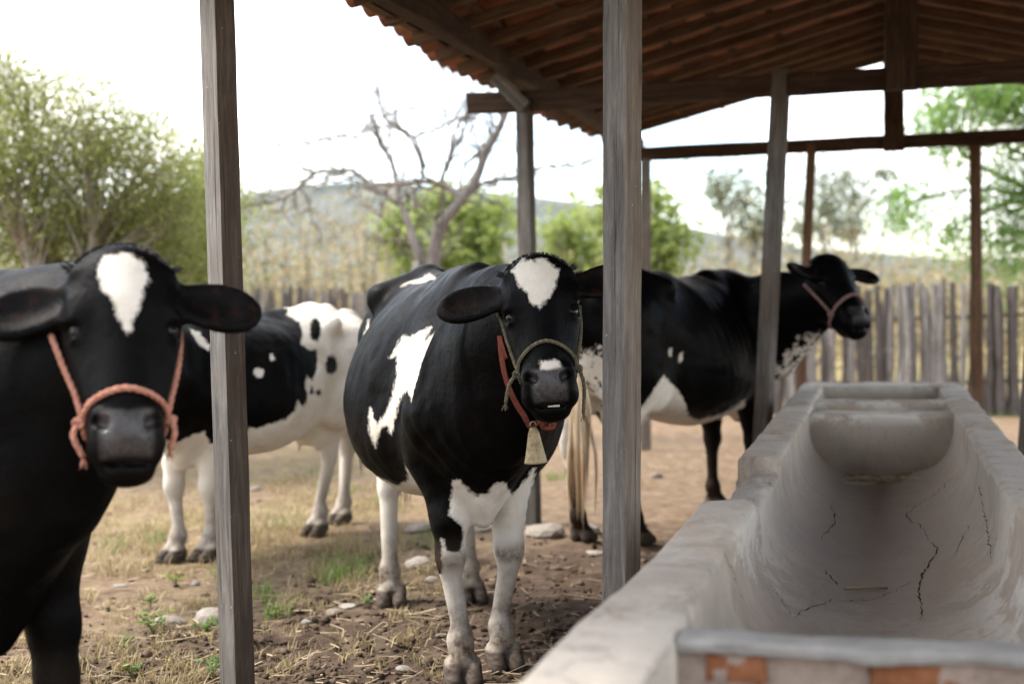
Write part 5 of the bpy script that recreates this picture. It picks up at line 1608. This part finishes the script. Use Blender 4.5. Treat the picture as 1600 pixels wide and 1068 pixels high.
# ================================================================== litter on the ground
hoofs = [gp(722, 1064), gp(786, 1040), gp(611, 942), gp(735, 936), _c_fl * 0.99, _c_fr * 1.02, _c_hr * 1.02, _c_hl, _r_fr, _r_fl, _r_hr, _r_hl]
ground = make_ground(hoofs)
def gz(x, y): return float(ground_h(np.array([x]), np.array([y]))[0])
stone_mat = Mat('pale_stone', 0.9, 0.2)
stone_mat.color(stone_mat.mix(stone_mat.info('Random'), stone_mat.ramp(stone_mat.noise(14, 5, 0.7), [(0.3, (0.13, 0.105, 0.082)), (0.75, (0.29, 0.25, 0.205))]), stone_mat.ramp(stone_mat.noise(14, 5, 0.7), [(0.3, (0.19, 0.165, 0.14)), (0.75, (0.40, 0.37, 0.33))]))).bump(stone_mat.noise(30, 5), 0.5, 0.01)
def stone_mesh(seed, flat):
    rng = np.random.RandomState(seed)
    bm = bmesh.new(); bmesh.ops.create_icosphere(bm, subdivisions=2, radius=1.0)
    d = rng.normal(size=(7, 3)); d /= np.linalg.norm(d, axis=1)[:, None]; a = rng.uniform(0.55, 0.95, 7)
    for v in bm.verts:
        p = np.array(v.co); 
        for dd, aa in zip(d, a):
            e = p @ dd - aa
            if e > 0: p = p - dd * e * 0.85
        v.co = Vector(p * np.array([1, rng.uniform(.75, .76), flat]) + rng.normal(size=3) * 0.012)
    me = bpy.data.meshes.new('stone'); bm.to_mesh(me); bm.free(); me.materials.append(stone_mat.m); return me
stones = [stone_mesh(i, f) for i, f in enumerate((0.35, 0.5, 0.3, 0.6, 0.45, 0.28))]
def stone(px, py, size, label, k):
    p = gp(px, py); d = proj(p)[2]
    o = link_mesh('stone', stones[k % 6]); r = size * d / FPX / 2
    o.location = (p[0], p[1], gz(p[0], p[1]) + r * 0.12); o.scale = (r, r, r); o.rotation_euler = (0, 0, k * 1.7)
    tag(o, label, 'stone', 'pale stones on the ground'); return o
for k, (px, py, sz, lb) in enumerate([
    (268, 972, 60, 'flat whitish stone among weeds left of the post'), (330, 962, 70, 'wide low pale stone touching the left post foot side'),
    (188, 916, 24, 'small white pebble near the nearest cow leg'), (305, 912, 24, 'grey pebble above the wide stone near the post'),
    (480, 972, 24, 'round pale pebble right of the left post'), (545, 945, 40, 'whitish flat stone left of the central cow hind hoof'),
    (520, 954, 34, 'thin pale chip beside the whitish flat stone'), (432, 1000, 22, 'upright white chip right of the left post'),
    (655, 828, 60, 'pale flat rock behind the central cow hind leg'), (700, 822, 70, 'long pale rock under the belly of the central cow'),
    (655, 880, 60, 'low grey rock right of the hind hoof of the central cow'), (760, 826, 60, 'pale rock showing between the central cow forelegs'),
    (850, 834, 90, 'long grey rock right of the central cow forelegs'), (910, 832, 60, 'rock beside the hind hoof of the black cow'),
    (928, 858, 44, 'white flat stone at the foot of the centre post'), (675, 905, 24, 'small stone right of the hind hoof'),
    (165, 1055, 20, 'tiny pale pebble near the bottom left'), (690, 990, 22, 'grey pebble left of the central cow forehoof'),
    (630, 1042, 30, 'brownish stone left of the nearest forehoof'), (400, 765, 26, 'small rock far left of the central cow'),
    (205, 1042, 18, 'tiny grey pebble at the lower left'), (1025, 745, 26, 'whitish stone by the far thin post')]):
    stone(px, py, sz, lb, k)

clod_mat = Mat('mud_clod', 0.95, 0.1)
clod_mat.color(clod_mat.ramp(clod_mat.math('ADD', clod_mat.math('MULTIPLY', clod_mat.geo('Random Per Island'), 0.6), clod_mat.math('MULTIPLY', clod_mat.noise(30, 4), 0.4)), [(0.2, (0.032, 0.022, 0.015)), (0.55, (0.07, 0.048, 0.033)), (0.9, (0.145, 0.105, 0.074))])).bump(clod_mat.noise(70, 4), 0.8, 0.01)
straw_mat = Mat('straw', 0.8, 0.2)
straw_mat.color(straw_mat.ramp(straw_mat.geo('Random Per Island'), [(0.0, (0.10, 0.07, 0.045)), (0.6, (0.24, 0.18, 0.11)), (1.0, (0.44, 0.36, 0.24))]))
def litter():
    rs = np.random.RandomState(77)
    ico = bmesh.new(); bmesh.ops.create_icosphere(ico, subdivisions=1, radius=1.0); ico.verts.ensure_lookup_table()
    bv = np.array([v.co[:] for v in ico.verts]); bf = np.array([[v.index for v in f.verts] for f in ico.faces]); ico.free()
    n = 5200
    px = rs.uniform(-40, 1020, n); py = 1090 - 330 * rs.uniform(size=n) ** 1.35
    Pt = np.array([gp(a, b) for a, b in zip(px, py)]); x, y = Pt[:, 0], Pt[:, 1]
    mud = mud_mask(x, y); keep = rs.uniform(size=n) < 0.12 + 0.88 * mud; x, y, mud = x[keep], y[keep], mud[keep]; n = len(x)
    z = ground_h(x, y); r = rs.gamma(1.6, 0.0042, n) + 0.003
    sc = r[:, None, None] * rs.uniform(0.5, 1.4, (n, 1, 3)) * np.array([1, 1, 0.55])
    V = bv[None] * sc * (1 + rs.normal(size=(n, len(bv), 1)) * 0.33) + np.stack([x, y, z + r * 0.25], 1)[:, None, :]
    Q = bf[None] + (np.arange(n) * len(bv))[:, None, None]
    tag(fast_mesh('mud_clods', V.reshape(-1, 3), Q.reshape(-1, 3), clod_mat.m, smooth=False), 'dark clods of trodden mud and manure around the cows', 'clods', kind='stuff')
    # straw and bits of stalk
    n = 2200
    px = rs.uniform(-40, 1050, n); py = 1090 - 380 * rs.uniform(size=n) ** 1.2
    Pt = np.array([gp(a, b) for a, b in zip(px, py)]); x, y = Pt[:, 0], Pt[:, 1]; z = ground_h(x, y)
    L = rs.gamma(2.0, 0.028, n); a = rs.uniform(0, 6.28, n); w = rs.uniform(0.0010, 0.0026, n)
    d = np.stack([np.cos(a), np.sin(a), rs.normal(size=n) * 0.15], 1); e = np.stack([-np.sin(a), np.cos(a), np.zeros(n)], 1)
    C = np.stack([x, y, z + 0.010 + rs.uniform(0, .012, n)], 1); bend = rs.normal(size=(n, 1)) * 0.12 * L[:, None]
    ring = []
    for t in (-0.5, 0.0, 0.5):
        c = C + d * L[:, None] * t + e * bend * (0 if t else 1)
        for u_, v_ in ((-1, 0), (0, 1), (1, 0)):
            ring.append(c + e * w[:, None] * u_ + np.array([0, 0, 1]) * w[:, None] * v_)
    V = np.stack(ring, 1); I = (np.arange(n) * 9)[:, None]
    Q = np.concatenate([I + np.array(q) for q in ((0, 1, 4, 3), (1, 2, 5, 4), (3, 4, 7, 6), (4, 5, 8, 7))])
    tag(fast_mesh('straw_litter', V.reshape(-1, 3), Q, straw_mat.m, smooth=False), 'scattered bits of straw and stalk on the mud', 'straw', kind='stuff')
litter()

def grass_blades(name, spots, mat, label, seed, hgt=(0.04, 0.12), wid=0.004, spread=1.0):
    rs = np.random.RandomState(seed); B = []; Hh = []
    for (px, py, n, r) in spots:
        p = gp(px, py); rr = r * proj(p)[2] / FPX
        q = np.stack([p[0] + rs.normal(size=n) * rr, p[1] + rs.normal(size=n) * rr * 1.6], 1); B.append(q); Hh.append(rs.uniform(*hgt, n))
    B = np.concatenate(B); H = np.concatenate(Hh); n = len(B)
    z = ground_h(B[:, 0], B[:, 1]); b = np.stack([B[:, 0], B[:, 1], z - 0.005], 1)
    a = rs.uniform(0, 6.28, n); d = np.stack([np.cos(a), np.sin(a), np.zeros(n)], 1); e = np.stack([-np.sin(a), np.cos(a), np.zeros(n)], 1)
    ln = rs.uniform(0.1, 0.9, n)[:, None] * H[:, None] * spread
    up = np.array([0, 0, 1.0]) * H[:, None]
    w = (wid * rs.uniform(0.6, 1.4, n))[:, None]
    m = b + d * ln * 0.3 + up * 0.6; t = b + d * ln + up * rs.uniform(0.75, 1.0, n)[:, None]
    V = np.stack([b - e * w, b + e * w, m - e * w * 0.8, m + e * w * 0.8, t - e * w * 0.1, t + e * w * 0.1], 1)
    I = (np.arange(n) * 6)[:, None]; Q = np.concatenate([I + np.array((0, 1, 3, 2)), I + np.array((2, 3, 5, 4))])
    return tag(fast_mesh(name, V.reshape(-1, 3), Q, mat, smooth=False), label, 'grass', kind='stuff')
_r = random.Random(55)
dry_spots = [(_r.uniform(140, 620), _r.uniform(745, 900), 46, 16) for _ in range(200)] + [(_r.uniform(0, 360), _r.uniform(930, 1080), 46, 14) for _ in range(60)] + [(_r.uniform(380, 700), _r.uniform(880, 1060), 22, 12) for _ in range(50)] + [(_r.uniform(1000, 1180), _r.uniform(660, 760), 16, 12) for _ in range(30)]
grass_blades('dry_grass', dry_spots, leaf_dry, 'short dry yellow grass scattered over the soil', 5, (0.02, 0.07), 0.0022, 1.6)
green_spots = [(530, 900, 130, 22), (560, 880, 60, 16), (510, 880, 50, 12), (430, 960, 60, 14), (412, 930, 40, 12), (250, 845, 50, 18), (180, 855, 40, 16), (440, 820, 50, 18), (600, 790, 50, 20), (665, 845, 50, 18), (540, 770, 60, 24), (350, 895, 40, 14), (740, 800, 60, 14), (500, 740, 60, 26), (1240, 640, 40, 8), (1560, 650, 90, 14), (1545, 640, 60, 10), (870, 745, 60, 14)]
grass_blades('green_grass', green_spots, leaf_weed, 'small tufts of fresh green grass on the soil', 6, (0.03, 0.10), 0.0026, 1.1)

def weed(px, py, n, hgt, label, seed, mat=leaf_weed, lsz=0.035):
    rng = random.Random(seed); rs = np.random.RandomState(seed); p = gp(px, py); z0 = gz(p[0], p[1])
    root = empty('weed_plant', (p[0], p[1], z0)); tag(root, label, 'weed', 'small weeds near the left post')
    st = MB(); lv = MB()
    for i in range(n):
        a = rng.uniform(0, 6.28); l = hgt * rng.uniform(0.5, 1.0); e = np.array([math.cos(a) * l * 0.8, math.sin(a) * l * 0.8, l])
        st.tube([(0, 0, -0.01), e * np.array([0.4, 0.4, 0.6]), e], [0.0022, 0.0018, 0.0012], 4, cap=False)
        for k in range(3):
            b = rng.uniform(0, 6.28); d = np.array([math.cos(b), math.sin(b), rng.uniform(-.1, .5)]); d = unit(d); s_ = unit(np.cross(d, [0, 0, 1])); L = lsz * rng.uniform(.6, 1.2); q = e * (0.6 + 0.2 * k)
            up = np.array([0, 0, 0.12 * L])
            lv.add([q, q + d * L * .35 + s_ * L * .33 - up, q + d * L * .75 + s_ * L * .26 - up, q + d * L, q + d * L * .75 - s_ * L * .26 - up, q + d * L * .35 - s_ * L * .33 - up, q + d * L * .5], [(0, 1, 6), (1, 2, 6), (2, 3, 6), (3, 4, 6), (4, 5, 6), (5, 0, 6)])
    st.build('stem', mat, root); tag(lv.build('leaves', mat, root), kind='stuff')
weed(240, 985, 9, 0.09, 'leafy green weed beside the flat whitish stone', 1)
weed(318, 985, 8, 0.08, 'small weed right of the flat whitish stone', 2)
weed(275, 915, 5, 0.07, 'yellow-green sprout above the flat whitish stone', 3, leaf_lime)
weed(330, 1055, 7, 0.09, 'green weed at the foot of the left post', 4)
weed(205, 1045, 4, 0.05, 'tiny weed at the lower left', 5)
weed(235, 945, 4, 0.06, 'little sprout left of the weeds by the stone', 6)
weed(572, 942, 4, 0.05, 'flat green weed touching the central cow hind hoof', 7)
weed(200, 1010, 5, 0.06, 'low weed nearest to the foreleg of the nearest cow', 8)

# stick and straw left in the trough
_o = [c for c in trough.children if c.name.startswith('shell')][0]
_tb = BVHTree.FromPolygons([tuple(np.array(v.co) + TO) for v in _o.data.vertices], [tuple(p.vertices) for p in _o.data.polygons])
def in_trough(px, py):
    l, n_, i, d = _tb.ray_cast(Vector(CAMP), Vector(ray(px, py)).normalized()); return np.array(l)
a, b = in_trough(1320, 921), in_trough(1386, 921)
mb = MB(); mb.tube([a + np.array([0, 0, .006]), (a + b) / 2 + np.array([0, 0, .009]), b + np.array([0, 0, .006])], [0.004, 0.0045, 0.0035], 7)
tag(mb.build('straw_stalk', straw_mat.m, None, True), 'single yellow stalk lying across the trough floor', 'stalk')
mb = MB(); rngS = random.Random(8)
for k in range(260):
    c = in_trough(1375 + rngS.gauss(0, 24), 746 + rngS.gauss(0, 5)); an = rngS.uniform(0, 3.14); L = rngS.uniform(.02, .07)
    d = np.array([math.cos(an), math.sin(an), rngS.uniform(-.1, .1)]) * L
    mb.tube([c - d + np.array([0, 0, .006]), c + d + np.array([0, 0, .010])], 0.0018, 4, cap=False)
tag(mb.build('straw_heap', straw_mat.m, None), 'thin scatter of yellow straw at the far end of the trough hollow', 'straw', kind='stuff')
